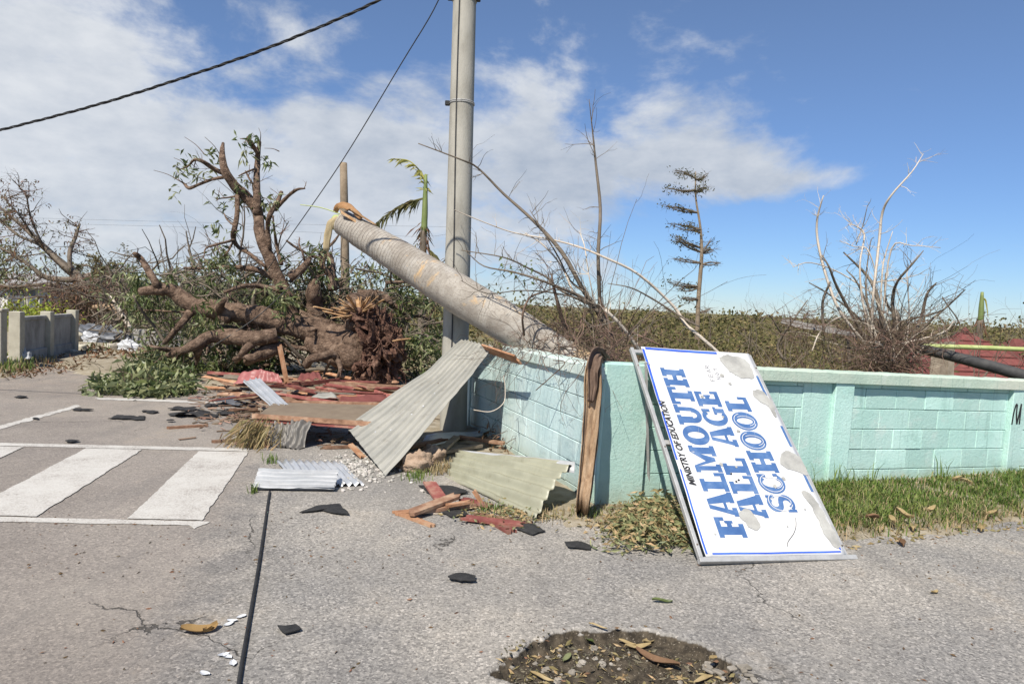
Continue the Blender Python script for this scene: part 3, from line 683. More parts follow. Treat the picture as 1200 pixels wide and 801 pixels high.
# left-hand wall
wlf = wall_root('pale_blue_wall', WC+WLD*WL_LEN, -WLD, 0.0, 'pale blue block wall with mossy coping under the fallen palm trunk')
LL = WL_LEN; TL = 1.165
wpart('core', 0.0, LL-0.01, 0.05, 0.15, -0.4, TL-0.10, M_BLUE, wlf)
coping(1.25, LL-0.004, M_COPEB, wlf, -0.035, 0.19, TL-0.10, TL, 4)
panel_blocks(wlf, 0.0, LL-0.02, -0.13, TL-0.10, 0.0, M_BLUE, jit=0.005)
wpart('end_pier', -0.10, -0.004, -0.02, 0.17, -0.4, TL-0.17, M_BLUE, wlf)

# ------------------------------------------------------------------ the school sign
SO = np.array([1.293, 4.357, 0.012]); saz, stl, srb = 0.244, 0.75, -0.03; SW, SLn = 1.146, 1.906
SU = np.array([math.cos(saz)*math.cos(srb), math.sin(saz)*math.cos(srb), math.sin(srb)])
SV = np.array([-math.sin(saz), math.cos(saz), 0])*math.cos(stl)+np.array([0, 0, math.sin(stl)]); SV -= SU*(SU@SV); SV /= np.linalg.norm(SV)
SN = np.cross(SU, SV)
sign = thing('school_sign', SO, 'white school sign board with blue lettering leaning on the mint wall', 'sign')
SO = SO+np.array([0, 0, 0.022])
def S3(u, v, n=0.0): return SO+SU*u+SV*v+SN*n
def sbox(name, u0, u1, v0, v1, n0, n1, mat, parent=sign, bev=0.003, **k):
    mb = MB(); rot = Matrix((SU, SV, SN)).transposed()
    box(mb, S3((u0+u1)/2, (v0+v1)/2, (n0+n1)/2), (u1-u0, v1-v0, n1-n0), rot, bev=bev); return mb.build(name, mat, parent, **k)
sbox('frame_bar', 0.0, 0.028, 0.032, SLn, -0.03, 0.006, M_STEEL)
sbox('frame_bar', SW-0.03, SW, 0.032, SLn, -0.03, 0.004, M_STEEL)
sbox('frame_bar', -0.004, SW+0.06, -0.004, 0.031, -0.032, 0.012, M_STEEL)
sbox('frame_bar', 0.029, SW-0.031, SLn-0.05, SLn-0.012, -0.034, -0.006, M_STEEL)
sbox('frame_bar', 0.029, SW-0.031, SLn*0.5-0.02, SLn*0.5+0.02, -0.036, -0.008, M_STEEL)
# panel: a thin board, its left edge curled away from the frame
nu, nv = 26, 44; mb = MB(); v = []
def pan_n(u, w):
    return 0.004+0.016*max(0, 1-(u-0.05)/0.16)**2*math.sin(math.pi*min(1, max(0, w/SLn)))+0.006*nz((u*3, w*3))+0.003*nz((u*8, w*8))
def pan_u0(w): return 0.045+0.055*(w/SLn)**1.5+0.006*nz((w, 0.3), 6)
for j in range(nv+1):
    for i in range(nu+1):
        w = 0.034+(SLn+0.012-0.034)*j/nv; u = pan_u0(w)+(SW-0.018-pan_u0(w))*i/nu
        v.append(S3(u, w, pan_n(u, w)))
f = [(j*(nu+1)+i, j*(nu+1)+i+1, (j+1)*(nu+1)+i+1, (j+1)*(nu+1)+i) for j in range(nv) for i in range(nu)]
mb.add(v, f); panel = mb.build('panel', M_SIGN, sign, smooth=True)
sm = panel.modifiers.new('thick', 'SOLIDIFY'); sm.thickness = 0.004; sm.offset = -1
def s_on(u, w, lift): return S3(u, w, pan_n(u, w)+lift)
def spoly(name, uv, lift, mat, parent=panel, amp=0.004, **k):
    a_ = np.array(uv, float); m_ = len(a_); cl = smoothpath(np.concatenate([a_[-2:], a_, a_[:2]]), 4)[8:8+4*m_]
    w = ragged([q for q in cl], 0.02, amp, lift*3000+len(uv)); c = np.mean(w, axis=0)
    mb = MB(); mb.add([s_on(q[0], q[1], lift) for q in w]+[s_on(c[0], c[1], lift)], [(i, (i+1) % len(w), len(w)) for i in range(len(w))])
    return mb.build(name, mat, parent, **k)
def sstrip(name, pts, wd, lift, mat):
    mb = MB(); ribbon_flat(mb, pts, wd, lambda a, b: s_on(a, b, lift)); return mb.build(name, mat, panel)
sstrip('border_stripe', [(pan_u0(w)+0.012, w) for w in np.linspace(0.05, 0.70, 9)], 0.015, 0.0022, M_BORDER)
sstrip('border_stripe', [(pan_u0(w)+0.010, w) for w in np.linspace(0.78, 1.22, 6)], 0.018, 0.0022, M_BORDER)
sstrip('border_stripe', [(pan_u0(w)+0.012, w) for w in np.linspace(1.28, 1.89, 8)], 0.022, 0.0022, M_BORDER)
sstrip('border_stripe', [(0.13, SLn-0.008), (0.4, SLn-0.010), (0.60, SLn-0.012), (0.80, SLn-0.012)], 0.024, 0.0030, M_BORDER)
sstrip('border_stripe', [(0.10, 0.052), (0.4, 0.054), (0.7, 0.052), (1.0, 0.055), (SW-0.05, 0.055)], 0.012, 0.0022, M_BORDER)
for a, b in ((0.07, 0.12), (0.53, 0.68), (0.93, 1.13), (1.45, 1.66)):
    sstrip('border_stripe', [(SW-0.045, a), (SW-0.046, (a+b)/2), (SW-0.045, b)], 0.022 if a > 0.2 else 0.012, 0.0022, M_SIGNBLUE if a > 0.2 else M_BORDER)
# slab-serif letters, unit height, drawn as convex pieces
def rect(x0, y0, x1, y1): return [(x0, y0), (x1, y0), (x1, y1), (x0, y1)]
def arc(cx, cy, ro, so, ri, si, a0, a1, n=18):
    out = []
    for i in range(n):
        t0, t1 = RAD(a0+(a1-a0)*i/n), RAD(a0+(a1-a0)*(i+1)/n)
        out.append([(cx+ro*math.cos(t0), cy+so*math.sin(t0)), (cx+ro*math.cos(t1), cy+so*math.sin(t1)), (cx+ri*math.cos(t1), cy+si*math.sin(t1)), (cx+ri*math.cos(t0), cy+si*math.sin(t0))])
    return out
SF = 0.18
GL = {
 'F': (0.80, [rect(.11, SF, .43, 1-SF), rect(0, 0, .54, SF), rect(0, 1-SF, .80, 1), rect(.66, .66, .80, 1-SF), rect(.43, .42, .56, .60), rect(.56, .36, .66, .66)]),
 'E': (0.84, [rect(.11, SF, .43, 1-SF), rect(0, 0, .84, SF), rect(0, 1-SF, .82, 1), rect(.68, .68, .82, 1-SF), rect(.70, SF, .84, .34), rect(.43, .42, .54, .60), rect(.54, .36, .64, .64)]),
 'L': (0.80, [rect(.11, SF, .43, 1-SF), rect(0, 0, .80, SF), rect(0, 1-SF, .54, 1), rect(.66, SF, .80, .40)]),
 'H': (1.02, [rect(.08, SF, .38, 1-SF), rect(.64, SF, .94, 1-SF), rect(0, 0, .46, SF), rect(.56, 0, 1.02, SF), rect(0, 1-SF, .46, 1), rect(.56, 1-SF, 1.02, 1), rect(.38, .41, .64, .59)]),
 'T': (0.92, [rect(.30, SF, .62, 1-SF), rect(.19, 0, .74, SF), rect(0, 1-SF, .92, 1), rect(0, .64, .14, 1-SF), rect(.78, .64, .92, 1-SF)]),
 'A': (1.02, [[(.06, SF), (.26, SF), (.50, 1), (.32, 1)], [(.60, SF), (.97, SF), (.72, 1), (.50, 1)], rect(0, 0, .36, SF), rect(.56, 0, 1.02, SF), [(.30, .33), (.62, .33), (.60, .44), (.335, .44)]]),
 'M': (1.22, [rect(.08, SF, .28, 1-SF), rect(.83, SF, 1.14, 1-SF), rect(0, 0, .36, SF), rect(.74, 0, 1.22, SF), rect(0, 1-SF, .30, 1), rect(.94, 1-SF, 1.22, 1), [(.30, 1), (.30, .76), (.50, .12), (.66, .12)], [(.50, .50), (.66, .12), (.86, .72), (.94, 1)]]),
 'U': (1.02, [rect(.09, .36, .41, 1-SF), rect(.70, .36, .90, 1-SF), rect(0, 1-SF, .48, 1), rect(.60, 1-SF, 1.02, 1)]+arc(.495, .36, .405, .38, .155, .19, 180, 360, 14)),
 'O': (0.96, arc(.48, .5, .48, .52, .16, .33, 0, 360, 30)),
 'C': (0.92, arc(.48, .5, .48, .52, .20, .36, 42, 318, 26)+[rect(.74, .64, .88, .98), rect(.78, .16, .90, .34)]),
 'G': (1.00, arc(.48, .5, .48, .52, .20, .36, 42, 305, 26)+[rect(.74, .64, .88, .98), rect(.60, .36, 1.0, .48), rect(.70, .02, .92, .36)]),
 'S': (0.80, arc(.40, .72, .36, .30, .14, .13, 30, 262, 20)+arc(.40, .28, .38, .30, .14, .13, -150, 92, 20)+[[(.30, .60), (.36, .42), (.52, .40), (.46, .59)], rect(.64, .66, .76, 1.0), rect(.02, 0, .14, .34)]),
}
def letters(text, u_top, u_base, v0, v1, mat, curve=0.0, inline=()):
    hgt = (u_base-u_top); wid = sum(GL[c][0] if c != ' ' else 0.5 for c in text)+0.03*(len(text)-1)
    k = (v1-v0)/wid; x = 0.0
    for ch in text:
        if ch == ' ': x += 0.5+0.03; continue
        w, pcs = GL[ch]; mb = MB()
        for i, pc in enumerate(pcs):
            q = []
            m = len(pc)
            for a in range(m):                        # densify so the letters follow the board
                p0, p1 = np.array(pc[a]), np.array(pc[(a+1) % m])
                for t in (0, 0.5): q.append(p0+(p1-p0)*t)
            z = 0.0016+0.00012*(i % 14)
            mb.add([s_on(u_base-y*hgt+curve*((x+px)/wid-0.5)**2, v0+(x+px)*k, z) for px, y in q], [list(range(len(q)))[::-1]])
        mb.build('letter', mat, panel)
        if ch in inline:
            mb = MB()
            for pc in arc(.48, .5, .41, .45, .385, .425, 20, 250, 22)+arc(.48, .5, .26, .415, .235, .39, 200, 400, 16):
                mb.add([s_on(u_base-y*hgt, v0+(x+px)*k, 0.0040) for px, y in pc], [(3, 2, 1, 0)])
            mb.build('inline_scratch', M_SIGN, panel)
        x += w+0.03
letters('FALMOUTH', .176*SW, .362*SW, .088*SLn, .885*SLn, M_SIGNBLUE, 0.0)
letters('ALL AGE', .378*SW, .560*SW, .165*SLn, .765*SLn, M_SIGNBLUE)
letters('SCHOOL', .594*SW, .780*SW, .186*SLn, .742*SLn, M_SIGNBLUE, inline='OCS')
def text_mesh(txt, size, shear=0.0, off=0.0):
    cu = bpy.data.curves.new('txt', 'FONT'); cu.body = txt; cu.size = size; cu.shear = shear; cu.offset = off; cu.resolution_u = 3
    o = bpy.data.objects.new('txt', cu); COL.objects.link(o); dg = bpy.context.evaluated_depsgraph_get(); me = bpy.data.meshes.new_from_object(o.evaluated_get(dg))
    co = np.array([q.co[:] for q in me.vertices]); fs = [list(q.vertices) for q in me.polygons]
    bpy.data.objects.remove(o); bpy.data.curves.remove(cu); bpy.data.meshes.remove(me); return co, fs
co, fs = text_mesh('MINISTRY OF EDUCATION', 0.1, 0.18, 0.0032)
wx = co[:, 0].max(); hy = co[:, 1].max(); mb = MB()
mb.add([s_on((.138-.020*q[0]/wx)*SW-q[1]/hy*0.056, .298*SLn+q[0]/wx*(.402*SLn), 0.0026) for q in co], [q for q in fs]); mb.build('lettering', M_INK, panel, label='small black line of lettering')
hand = {'F': [[(0, 0), (0, 1)], [(0, 1), (.5, .95)], [(0, .55), (.4, .5)]], 'E': [[(.5, 0), (0, 0), (0, 1), (.5, 1)], [(0, .5), (.4, .5)]], 'A': [[(0, 0), (.25, 1), (.5, 0)], [(.1, .4), (.4, .4)]],
        'R': [[(0, 0), (0, 1), (.4, .85), (.4, .6), (0, .5)], [(.1, .5), (.5, 0)]], 'N': [[(0, 0), (0, 1), (.45, 0), (.45, 1)]], 'O': [[(.25, 0), (0, .4), (.2, .9), (.45, .5), (.25, 0)]], 'T': [[(.25, 0), (.25, 1)], [(0, .75), (.5, .75)]]}
for li, (wd_, ub) in enumerate((('FEAR', .585), ('NOT', .645))):
    mb = MB()
    for ci, ch in enumerate(wd_):
        for k, st in enumerate(hand[ch]):
            pp = [(ub*SW-y*0.038, (.825+li*0.012)*SLn+(ci*0.75+x)*0.062+0.004*random.random()) for x, y in st]
            q = []
            for a, b in zip(pp, pp[1:]): q += [a, ((a[0]+b[0])/2, (a[1]+b[1])/2)]
            q.append(pp[-1])
            ribbon_flat(mb, q, 0.0055, lambda a, b, k=k: s_on(a, b, 0.0020+0.0002*k))
    mb.build('handwriting', M_PENCIL, panel, label='faint handwritten words on the board')
for uv in ([(.70, .975), (.93, .97), (.925, .87), (.86, .845), (.79, .86), (.73, .90)], [(.87, .78), (.96, .775), (.975, .66), (.94, .64), (.92, .69), (.88, .72)],
           [(.82, .43), (.90, .465), (.975, .43), (.975, .365), (.91, .37), (.84, .38)], [(.885, .27), (.94, .25), (.975, .12), (.97, .06), (.92, .055), (.895, .12), (.915, .19)],
           [(.375, .175), (.42, .205), (.475, .175), (.475, .13), (.43, .115), (.385, .14)]):
    spoly('flaked_patch', [(a*SW, b*SLn) for a, b in uv], 0.0045, M_BACKING, amp=0.014)
for a, b, r in ((.66, .86, .022), (.70, .815, .016), (.43, .735, .012), (.60, .56, .018), (.53, .63, .010), (.70, .30, .016), (.79, .335, .018), (.37, .395, .016), (.47, .385, .010), (.10, .90, .012), (.84, .20, .010), (.15, .10, .012), (.30, .13, .008), (.66, .13, .009)):
    spoly('flaked_spot', [(a*SW+r*math.cos(t)*random.uniform(.6, 1.2), b*SLn+r*math.sin(t)*random.uniform(.6, 1.2)) for t in np.linspace(0, 2*math.pi, 8)[:-1]], 0.0050, M_BACKING, amp=0.003)
for a, b in ((.415, .352), (.45, .325), (.43, .318)):
    spoly('rust_hole', [(a*SW+.008*math.cos(t)*random.uniform(.6, 1.5), b*SLn+.008*math.sin(t)) for t in np.linspace(0, 2*math.pi, 7)[:-1]], 0.0054, M_INK, amp=0.001)
sstrip('crack', [(.60*SW, .035*SLn+0.03), (.62*SW, .07*SLn), (.68*SW, .10*SLn), (.72*SW, .13*SLn), (.745*SW, .165*SLn)], 0.004, 0.0035, M_INK)
for a, b in ((0.014, 0.12), (0.014, 1.70), (SW-0.015, 0.10), (SW-0.015, 1.75), (0.014, 0.9)):
    mb = MB(); tube(mb, [S3(a, b, 0.003), S3(a, b, 0.011)], [0.007, 0.006], 6); mb.build('bolt', M_BARK2, sign)
mb = MB(); beam(mb, P(757, 424, 5.62), G(760, 590)+np.array([0.02, 0.10, 0.02]), 0.022, 0.022, 0.4); mb.build('steel_post', M_STEEL, label='thin grey steel post upright beside the sign at the corner pillar', cat='post')
mb = MB(); beam(mb, P(881, 440, 6.06), P(905, 500, 5.72), 0.03, 0.03, 0.2); mb.build('back_strut', M_DARKPOLE, sign)

# ------------------------------------------------------------------ utility pole and wires
pb = P(531, 506, 8.72); ptop = P(544.5, 0, 8.72); pd_ = (ptop-pb); pb = pb-pd_*((pb[2]+0.3)/pd_[2])
pole = thing('utility_pole', (pb[0], pb[1], 0), 'tall round concrete utility pole beside the pale blue wall', 'pole')
def pole_at(z): return pb+pd_*((z-pb[2])/pd_[2])
def pole_r(z): return 0.172-0.0045*z
mb = MB(); zz = np.linspace(-0.3, 9.2, 30); tube(mb, [pole_at(z) for z in zz], [pole_r(z) for z in zz], 32); mb.build('shaft', M_CONC, pole, smooth=True)
def on_pole(z, ang, lift=0.0):
    return pole_at(z)+np.array([math.sin(ang), -math.cos(ang), 0])*(pole_r(z)+lift)
mb = MB(); tube(mb, [on_pole(z, -0.22+0.06*math.sin(z*1.1)-0.02*z, 0.007) for z in np.linspace(0.9, 9, 60)], [0.009]*60, 6); mb.build('earth_wire', M_DARKPOLE, pole)
zb_ = 1.65+(352-122)/800*8.72
for z in (zb_, 1.65+352/800*8.72-0.02):
    mb = MB(); tube(mb, [on_pole(z, a, 0.004) for a in np.linspace(0, 2*math.pi, 25)], [0.009]*25, 5, cap=False); tube(mb, [on_pole(z+0.02, a, 0.004) for a in np.linspace(0, 2*math.pi, 25)], [0.007]*25, 5, cap=False); mb.build('band', M_STEEL, pole)
mb = MB(); box(mb, on_pole(zb_, -1.45, 0.03), (0.06, 0.05, 0.06), bev=0.008); mb.build('clamp', M_BLACK, pole)
mb = MB(); box(mb, on_pole(1.65+352/800*8.72+0.0, 1.4, 0.03), (0.06, 0.05, 0.05), bev=0.008); mb.build('clamp', M_BLACK, pole)
mb = MB(); box(mb, on_pole(1.65+352/800*8.72+0.0, -1.4, 0.03), (0.08, 0.05, 0.05), bev=0.008); mb.build('clamp', M_BLACK, pole)
def wire(name, pts, r, mat, label, sub=8, twist=False):
    mb = MB(); p = smoothpath(np.array(pts), sub)
    if not twist: tube(mb, p, [r]*len(p), 6)
    else:
        q = smoothpath(p, 6); s = np.concatenate([[0], np.cumsum(np.linalg.norm(np.diff(q, axis=0), axis=1))])
        t = np.gradient(q, axis=0); t /= np.linalg.norm(t, axis=1)[:, None]; a = np.cross(t, np.array([0, 0, 1.0])); a /= np.linalg.norm(a, axis=1)[:, None]; b = np.cross(t, a)
        for k in range(3):
            ph = s*2*math.pi/0.42+k*2.094
            tube(mb, q+(a*np.cos(ph)[:, None]+b*np.sin(ph)[:, None])*r*0.95, [r*(0.85 if k else 0.6)]*len(q), 6)
    return mb.build(name, mat, smooth=True, label=label, cat='cable')
wire('twisted_power_cable', [P(-260, 207, 8.2), P(-100, 176, 7.9), P(0, 152.5, 7.7), P(120, 121, 7.5), P(230, 86, 7.3), P(330, 50, 7.1), P(445, 0, 6.9), P(620, -90, 6.6)], 0.0095, M_BLACK, 'thick black twisted power cable sagging across the sky', 10, True)
wire('guy_wire', [on_pole(6.15, -1.2, 0.005), P(514, 0, 8.95), P(470, 75, 9.6), P(400, 190, 10.9), P(335, 284, 12.1), P(300, 335, 12.9), P(262, 380, 13.2)], 0.0085, M_DARKPOLE, 'slack dark wire slanting from the pole down into the uprooted tree', 6)
wire('guy_wire', [P(352, 322, 12.4), P(330, 345, 12.4), P(300, 372, 12.4), P(255, 402, 12.3), P(205, 430, 12.2)], 0.010, M_DARKPOLE, 'loose dark wire drooping over the fallen logs', 6)
for yy, lb in ((256, 'upper of two faint far wires behind the broken trees'), (262, 'lower of two faint far wires behind the broken trees')):
    wire('far_wire', [P(-100, yy-4, 46), P(60, yy, 45), P(250, yy+5, 44), P(480, yy+9+(yy-256), 43), P(535, yy+10, 42.5)], 0.006, M_DARKPOLE, lb, 3)
wire('ground_cable', [np.array([*G(x, y)[:2], 0.011]) for x, y in ((316, 577), (314, 590), (309, 625), (303, 665), (297, 700), (291, 735), (285, 770), (280, 801), (274, 850), (266, 930))], 0.0095, M_BLACK, 'black cable lying straight across the asphalt below the white metal sheet', 5)

# ------------------------------------------------------------------ snapped palm trunk over the wall
pts = [P(402, 261, 8.95), P(440, 284, 8.75), P(490, 315, 8.5), P(540, 346, 8.22), P(590, 376, 7.98), P(630, 401, 7.80), P(680, 431, 7.55), P(760, 480, 7.1)]
wpx = [29, 36, 42, 46, 46, 45, 43, 42]; dd = [8.95, 8.75, 8.5, 8.22, 7.98, 7.8, 7.55, 7.1]
palm = thing('fallen_palm', (pts[-1][0], pts[-1][1], 0), 'grey ringed snapped palm trunk resting across the pale blue wall', 'palm trunk')
mb = MB(); rr = [w*0.5*d/FPX for w, d in zip(wpx, dd)]
q = smoothpath(np.column_stack([np.array(pts), rr]), 22)
L_ = np.concatenate([[0], np.cumsum(np.linalg.norm(np.diff(q[:, :3], axis=0), axis=1))])
rmod = q[:, 3]*np.array([1+0.012*math.sin(s*2*math.pi*10.5)*max(0, 1-s/3)+0.02*nz((s*2, 0), 1) for s in L_])
tube(mb, q[:, :3], rmod, 28, 1, 0.035, 3.0)
tr_ob = mb.build('trunk', palm_bark(), palm, smooth=True)
me = tr_ob.data; uvl = me.uv_layers.new(name='UVMap')
for pl in me.polygons:
    for li, vi in zip(pl.loop_indices, pl.vertices):
        uvl.data[li].uv = ((vi % 28)/28, L_[min(vi//28, len(L_)-1)])
e0 = pts[0]; ax = (pts[0]-pts[1])/np.linalg.norm(pts[0]-pts[1])
mb = MB(); g0 = P(405, 266, 8.93); tube(mb, [g0-ax*0.05, g0+ax*0.13, g0+ax*0.20], [0.13, 0.12, 0.09], 14, 2, 0.14, 9); mb.build('green_core', M_GREENPOLE, palm, smooth=True)
def torn(mb, path, wid, curl=0.3, n=8, seed=0):
    path = smoothpath(np.array(path), 4); m = len(path); v = []
    t = np.gradient(path, axis=0)
    for i in range(m):
        tt = t[i]/np.linalg.norm(t[i]); s = np.cross(tt, np.array([0.3, -1, 0.2])); s /= np.linalg.norm(s); nn = np.cross(s, tt)
        w = wid*(0.55+0.45*math.sin(math.pi*min(1, (i+1)/m*0.9)))*(1+0.3*nz((i*0.4, seed), 1))
        for j in range(n):
            a = (j/(n-1)-0.5)*2; v.append(path[i]+s*w*0.5*a+nn*(wid*curl*(1-a*a)+0.01*nz((i*0.7, a*2+seed), 1)))
    mb.add(v, [(i*n+j, i*n+j+1, (i+1)*n+j+1, (i+1)*n+j) for i in range(m-1) for j in range(n-1)])
def torn_part(name, path, wid, mat, parent, curl=0.3, seed=0):
    mb = MB(); torn(mb, path, wid, curl, 8, seed); o = mb.build(name, mat, parent, smooth=True)
    s = o.modifiers.new('thick', 'SOLIDIFY'); s.thickness = 0.006; return o
torn_part('torn_husk', [P(424, 256, 8.72), P(414, 246, 8.74), P(404, 240.5, 8.78), P(396, 242, 8.84), P(393, 248, 8.9)], 0.09, M_BRACT, palm, 0.05, 1)
torn_part('torn_husk', [P(396, 255, 8.85), P(388, 262, 8.85), P(384, 276, 8.86), P(382, 294, 8.88)], 0.10, M_HUSKP, palm, 0.10, 2)
for k, (x, y) in enumerate(((418, 245), (426, 250), (409, 250))):
    mb = MB(); a = P(x+12, y+12, 8.72); b = P(x-10, y-2, 8.72); beam(mb, a, b, 0.05, 0.008, 0.3*k, 0, 0.08); mb.build('splinter', M_SPLIT, palm)
mb = MB(); tube(mb, [P(352, 240, 9.3), P(375, 243, 9.2), P(400, 251, 9.0)], [0.006, 0.007, 0.008], 5, 3); mb.build('frond_stalk', M_GREENPOLE, palm)

# palm husk draped over the corner ----------------------------------
pth = [P(703, 417, 5.70), P(697, 420, 5.50), P(694, 435, 5.45), P(693, 470, 5.42), P(690, 510, 5.38), P(686, 550, 5.32), P(682, 585, 5.24), G(680, 603)+np.array([0, 0, 0.02])]
husk = thing('palm_husk', G(680, 603), 'torn brown palm husk standing against the wall corner between blue and mint walls', 'husk')
def husk_sheet(name, path, wid, mat, turn, seed, par):
    q = smoothpath(np.array(path), 7); m = len(q); n = 15; v = []
    for i in range(m):
        t = q[min(i+1, m-1)]-q[max(i-1, 0)]; t /= np.linalg.norm(t); a = np.cross(t, np.array([0, 1.0, 0])); a /= np.linalg.norm(a); b = np.cross(a, t); f = i/(m-1)
        w = wid*(0.42+0.58*math.sin(math.pi*min(1, 0.15+0.8*f)))*(1+0.18*nz((f*7, seed), 1))
        for j in range(n):
            u = j/(n-1)*2-1; th = u*turn*(1+0.3*nz((f*3, seed+5), 1)); r = w/2/math.sin(min(1.5, turn)) if turn > .3 else w
            fold = 0.036*nz((u*3.2, f*2.6, seed), 1)+0.018*nz((u*9, f*5, seed+2), 1)
            v.append(q[i]+a*(r*math.sin(th)*0.8)+b*(r*(math.cos(th)-1)*0.9+fold)+t*(0.02*nz((u*6, seed), 1) if i in (0, m-1) else 0))
    mb = MB(); mb.add(v, [(i*n+j, i*n+j+1, (i+1)*n+j+1, (i+1)*n+j) for i in range(m-1) for j in range(n-1)]); o = mb.build(name, mat, par, smooth=True)
    sd = o.modifiers.new('thick', 'SOLIDIFY'); sd.thickness = 0.007; return o
husk_sheet('sheath', pth, 0.165, M_HUSK, 1.25, 1.0, husk)
husk_sheet('inner_sheath', [p+np.array([0.035, 0.03, 0]) for p in pth[1:]], 0.11, M_HUSK, 0.9, 6.0, husk)
husk_sheet('dark_tip', [P(709, 420, 5.78), P(703, 414, 5.62), P(697, 417, 5.45), P(694, 432, 5.40), P(694, 452, 5.39), P(692, 470, 5.38)], 0.12, M_HUSKD, 1.2, 9.0, husk)

# ------------------------------------------------------------------ uprooted tree
TA, TB, TC = zoomer(180, 150, 4.0045), zoomer(140, 280, 4.005), zoomer(280, 300, 4.45)
tb = G(425, 452); tree = thing('uprooted_tree', (tb[0], tb[1], 0), 'huge uprooted tree with torn root plate and bare broken limbs', 'tree')
D = 12.9
mb = MB()
limb(mb, TC, [(690, 470, 190), (620, 460, 215), (540, 455, 205), (450, 420, 150), (370, 385, 120), (270, 360, 108), (150, 330, 100)], D, D, 16, 6, 0.20, 3.0, 0.0)
limb(mb, TC, [(660, 540, 90), (600, 520, 150), (520, 500, 160), (440, 470, 130), (360, 440, 80)], D-0.25, D-0.05, 14, 6, 0.25, 3.0, 0.0)
main_path = limb(mb, TB, [(780, 395, 95), (680, 365, 95), (600, 350, 92), (480, 335, 88), (400, 322, 84), (330, 300, 80), (270, 258, 70), (225, 238, 58), (165, 240, 52), (95, 246, 34)], D, D-0.3, 14, 5, 0.16, 4, 0.05)
mb.build('trunk', M_BARK, tree, smooth=True)
tw = MB(); tips = []; limbs = []
def L1(zf, pts, d0=D, d1=None, n=8, tw_n=6, tw_l=0.35, lump=0.16, drift=0.2, **k):
    mb = MB(); p, r = limb(mb, zf, pts, d0, d1, n, 4, lump, 6.0, drift, **k)
    # knots and snapped stubs
    mb.build('limb', M_BARK, tree, smooth=True)
    limbs.append((p, r)); sprout(tw, p, r, tw_n, tw_l, 1, tips, 0.15, 0.15, rr=0.011)
L1(TC, [(470, 400, 130), (400, 370, 125), (300, 330, 110)], D+0.15, None, 12, 0)
L1(TB, [(215, 250, 50), (185, 225, 44), (160, 190, 36), (120, 120, 30), (92, 85, 27), (72, 70, 22)], D-0.2, D-0.3, 10, 5)
L1(TB, [(345, 330, 44), (300, 385, 34), (260, 430, 30), (210, 490, 22)], D-0.1, D-0.5, 9, 4)
L1(TB, [(740, 450, 70), (640, 465, 74), (560, 460, 76), (480, 455, 72), (410, 465, 60), (350, 500, 50), (290, 525, 34), (220, 550, 22)], D-0.45, D-0.7, 12, 4, lump=0.2)
L1(TB, [(385, 475, 44), (368, 520, 40), (366, 555, 26), (358, 595, 8)], D-0.6, None, 9, 2)
L1(TB, [(380, 470, 40), (400, 490, 20), (412, 510, 12), (408, 540, 6)], D-0.75, None, 7, 2)
L1(TB, [(300, 520, 34), (262, 565, 26), (240, 610, 20), (225, 650, 8)], D-0.65, None, 8, 3)
L1(TB, [(290, 520, 30), (230, 520, 24), (180, 510, 18), (130, 500, 8)], D-0.6, D-0.9, 8, 4)
L1(TB, [(640, 480, 44), (590, 520, 36), (560, 560, 26), (545, 580, 12)], D-0.5, None, 8, 2)
L1(TB, [(760, 500, 60), (690, 530, 70), (640, 550, 60), (600, 575, 40)], D-0.3, None, 9, 2)
L1(TB, [(510, 380, 40), (470, 350, 40), (480, 300, 34), (500, 280, 20)], D-0.3, None, 8, 1)
L1(TC, [(290, 340, 70), (262, 260, 62), (235, 190, 58)], D+0.1, None, 10, 0)
L1(TA, [(640, 810, 66), (600, 740, 62), (545, 610, 55), (500, 500, 50), (490, 400, 48), (440, 330, 52), (380, 270, 46), (335, 200, 40), (322, 120, 26), (326, 72, 13)], D+0.1, D+0.4, 12, 12, 0.3)
L1(TA, [(490, 405, 42), (487, 330, 36), (483, 250, 30), (487, 160, 26), (490, 112, 23), (500, 65, 13)], D+0.25, D+0.5, 10, 10, 0.3)
L1(TA, [(490, 120, 22), (470, 90, 22), (452, 70, 22), (445, 45, 18)], D+0.5, None, 8, 3, 0.2)
L1(TA, [(545, 570, 26), (535, 470, 23), (545, 410, 24), (580, 350, 22), (600, 300, 18)], D, D-0.2, 8, 6, 0.3)
L1(TA, [(570, 385, 20), (620, 330, 18), (670, 290, 14), (712, 283, 7)], D-0.1, D-0.4, 7, 4, 0.2)
L1(TA, [(335, 230, 18), (270, 243, 14), (205, 268, 14), (165, 282, 16), (140, 258, 9), (118, 246, 5)], D+0.3, D+0.9, 7, 5, 0.25)
L1(TA, [(330, 215, 22), (280, 190, 22), (225, 155, 18), (190, 150, 13), (160, 180, 8), (115, 197, 5)], D+0.4, D+0.1, 7, 6, 0.25)
L1(TA, [(392, 315, 22), (392, 400, 24), (380, 470, 26), (375, 520, 24), (400, 560, 20), (450, 590, 18), (525, 650, 18)], D+0.3, D+0.2, 8, 9, 0.35)
L1(TA, [(378, 525, 15), (340, 535, 11), (290, 548, 12), (245, 565, 8), (235, 610, 4)], D+0.2, D-0.4, 6, 7, 0.3)
L1(TA, [(375, 530, 13), (345, 585, 9), (318, 606, 6)], D+0.2, None, 6, 4, 0.2)
L1(TA, [(390, 320, 12), (350, 326, 8), (310, 331, 6), (292, 342, 3)], D+0.3, None, 6, 4, 0.2)
L1(TA, [(330, 400, 6), (345, 430, 7), (378, 458, 10)], D+0.3, None, 6, 2, 0.2)
L1(TA, [(480, 190, 10), (440, 205, 9), (400, 225, 6)], D+0.4, None, 6, 2, 0.2)
L1(TA, [(470, 270, 10), (445, 230, 9), (430, 200, 4)], D+0.3, None, 6, 2, 0.2)
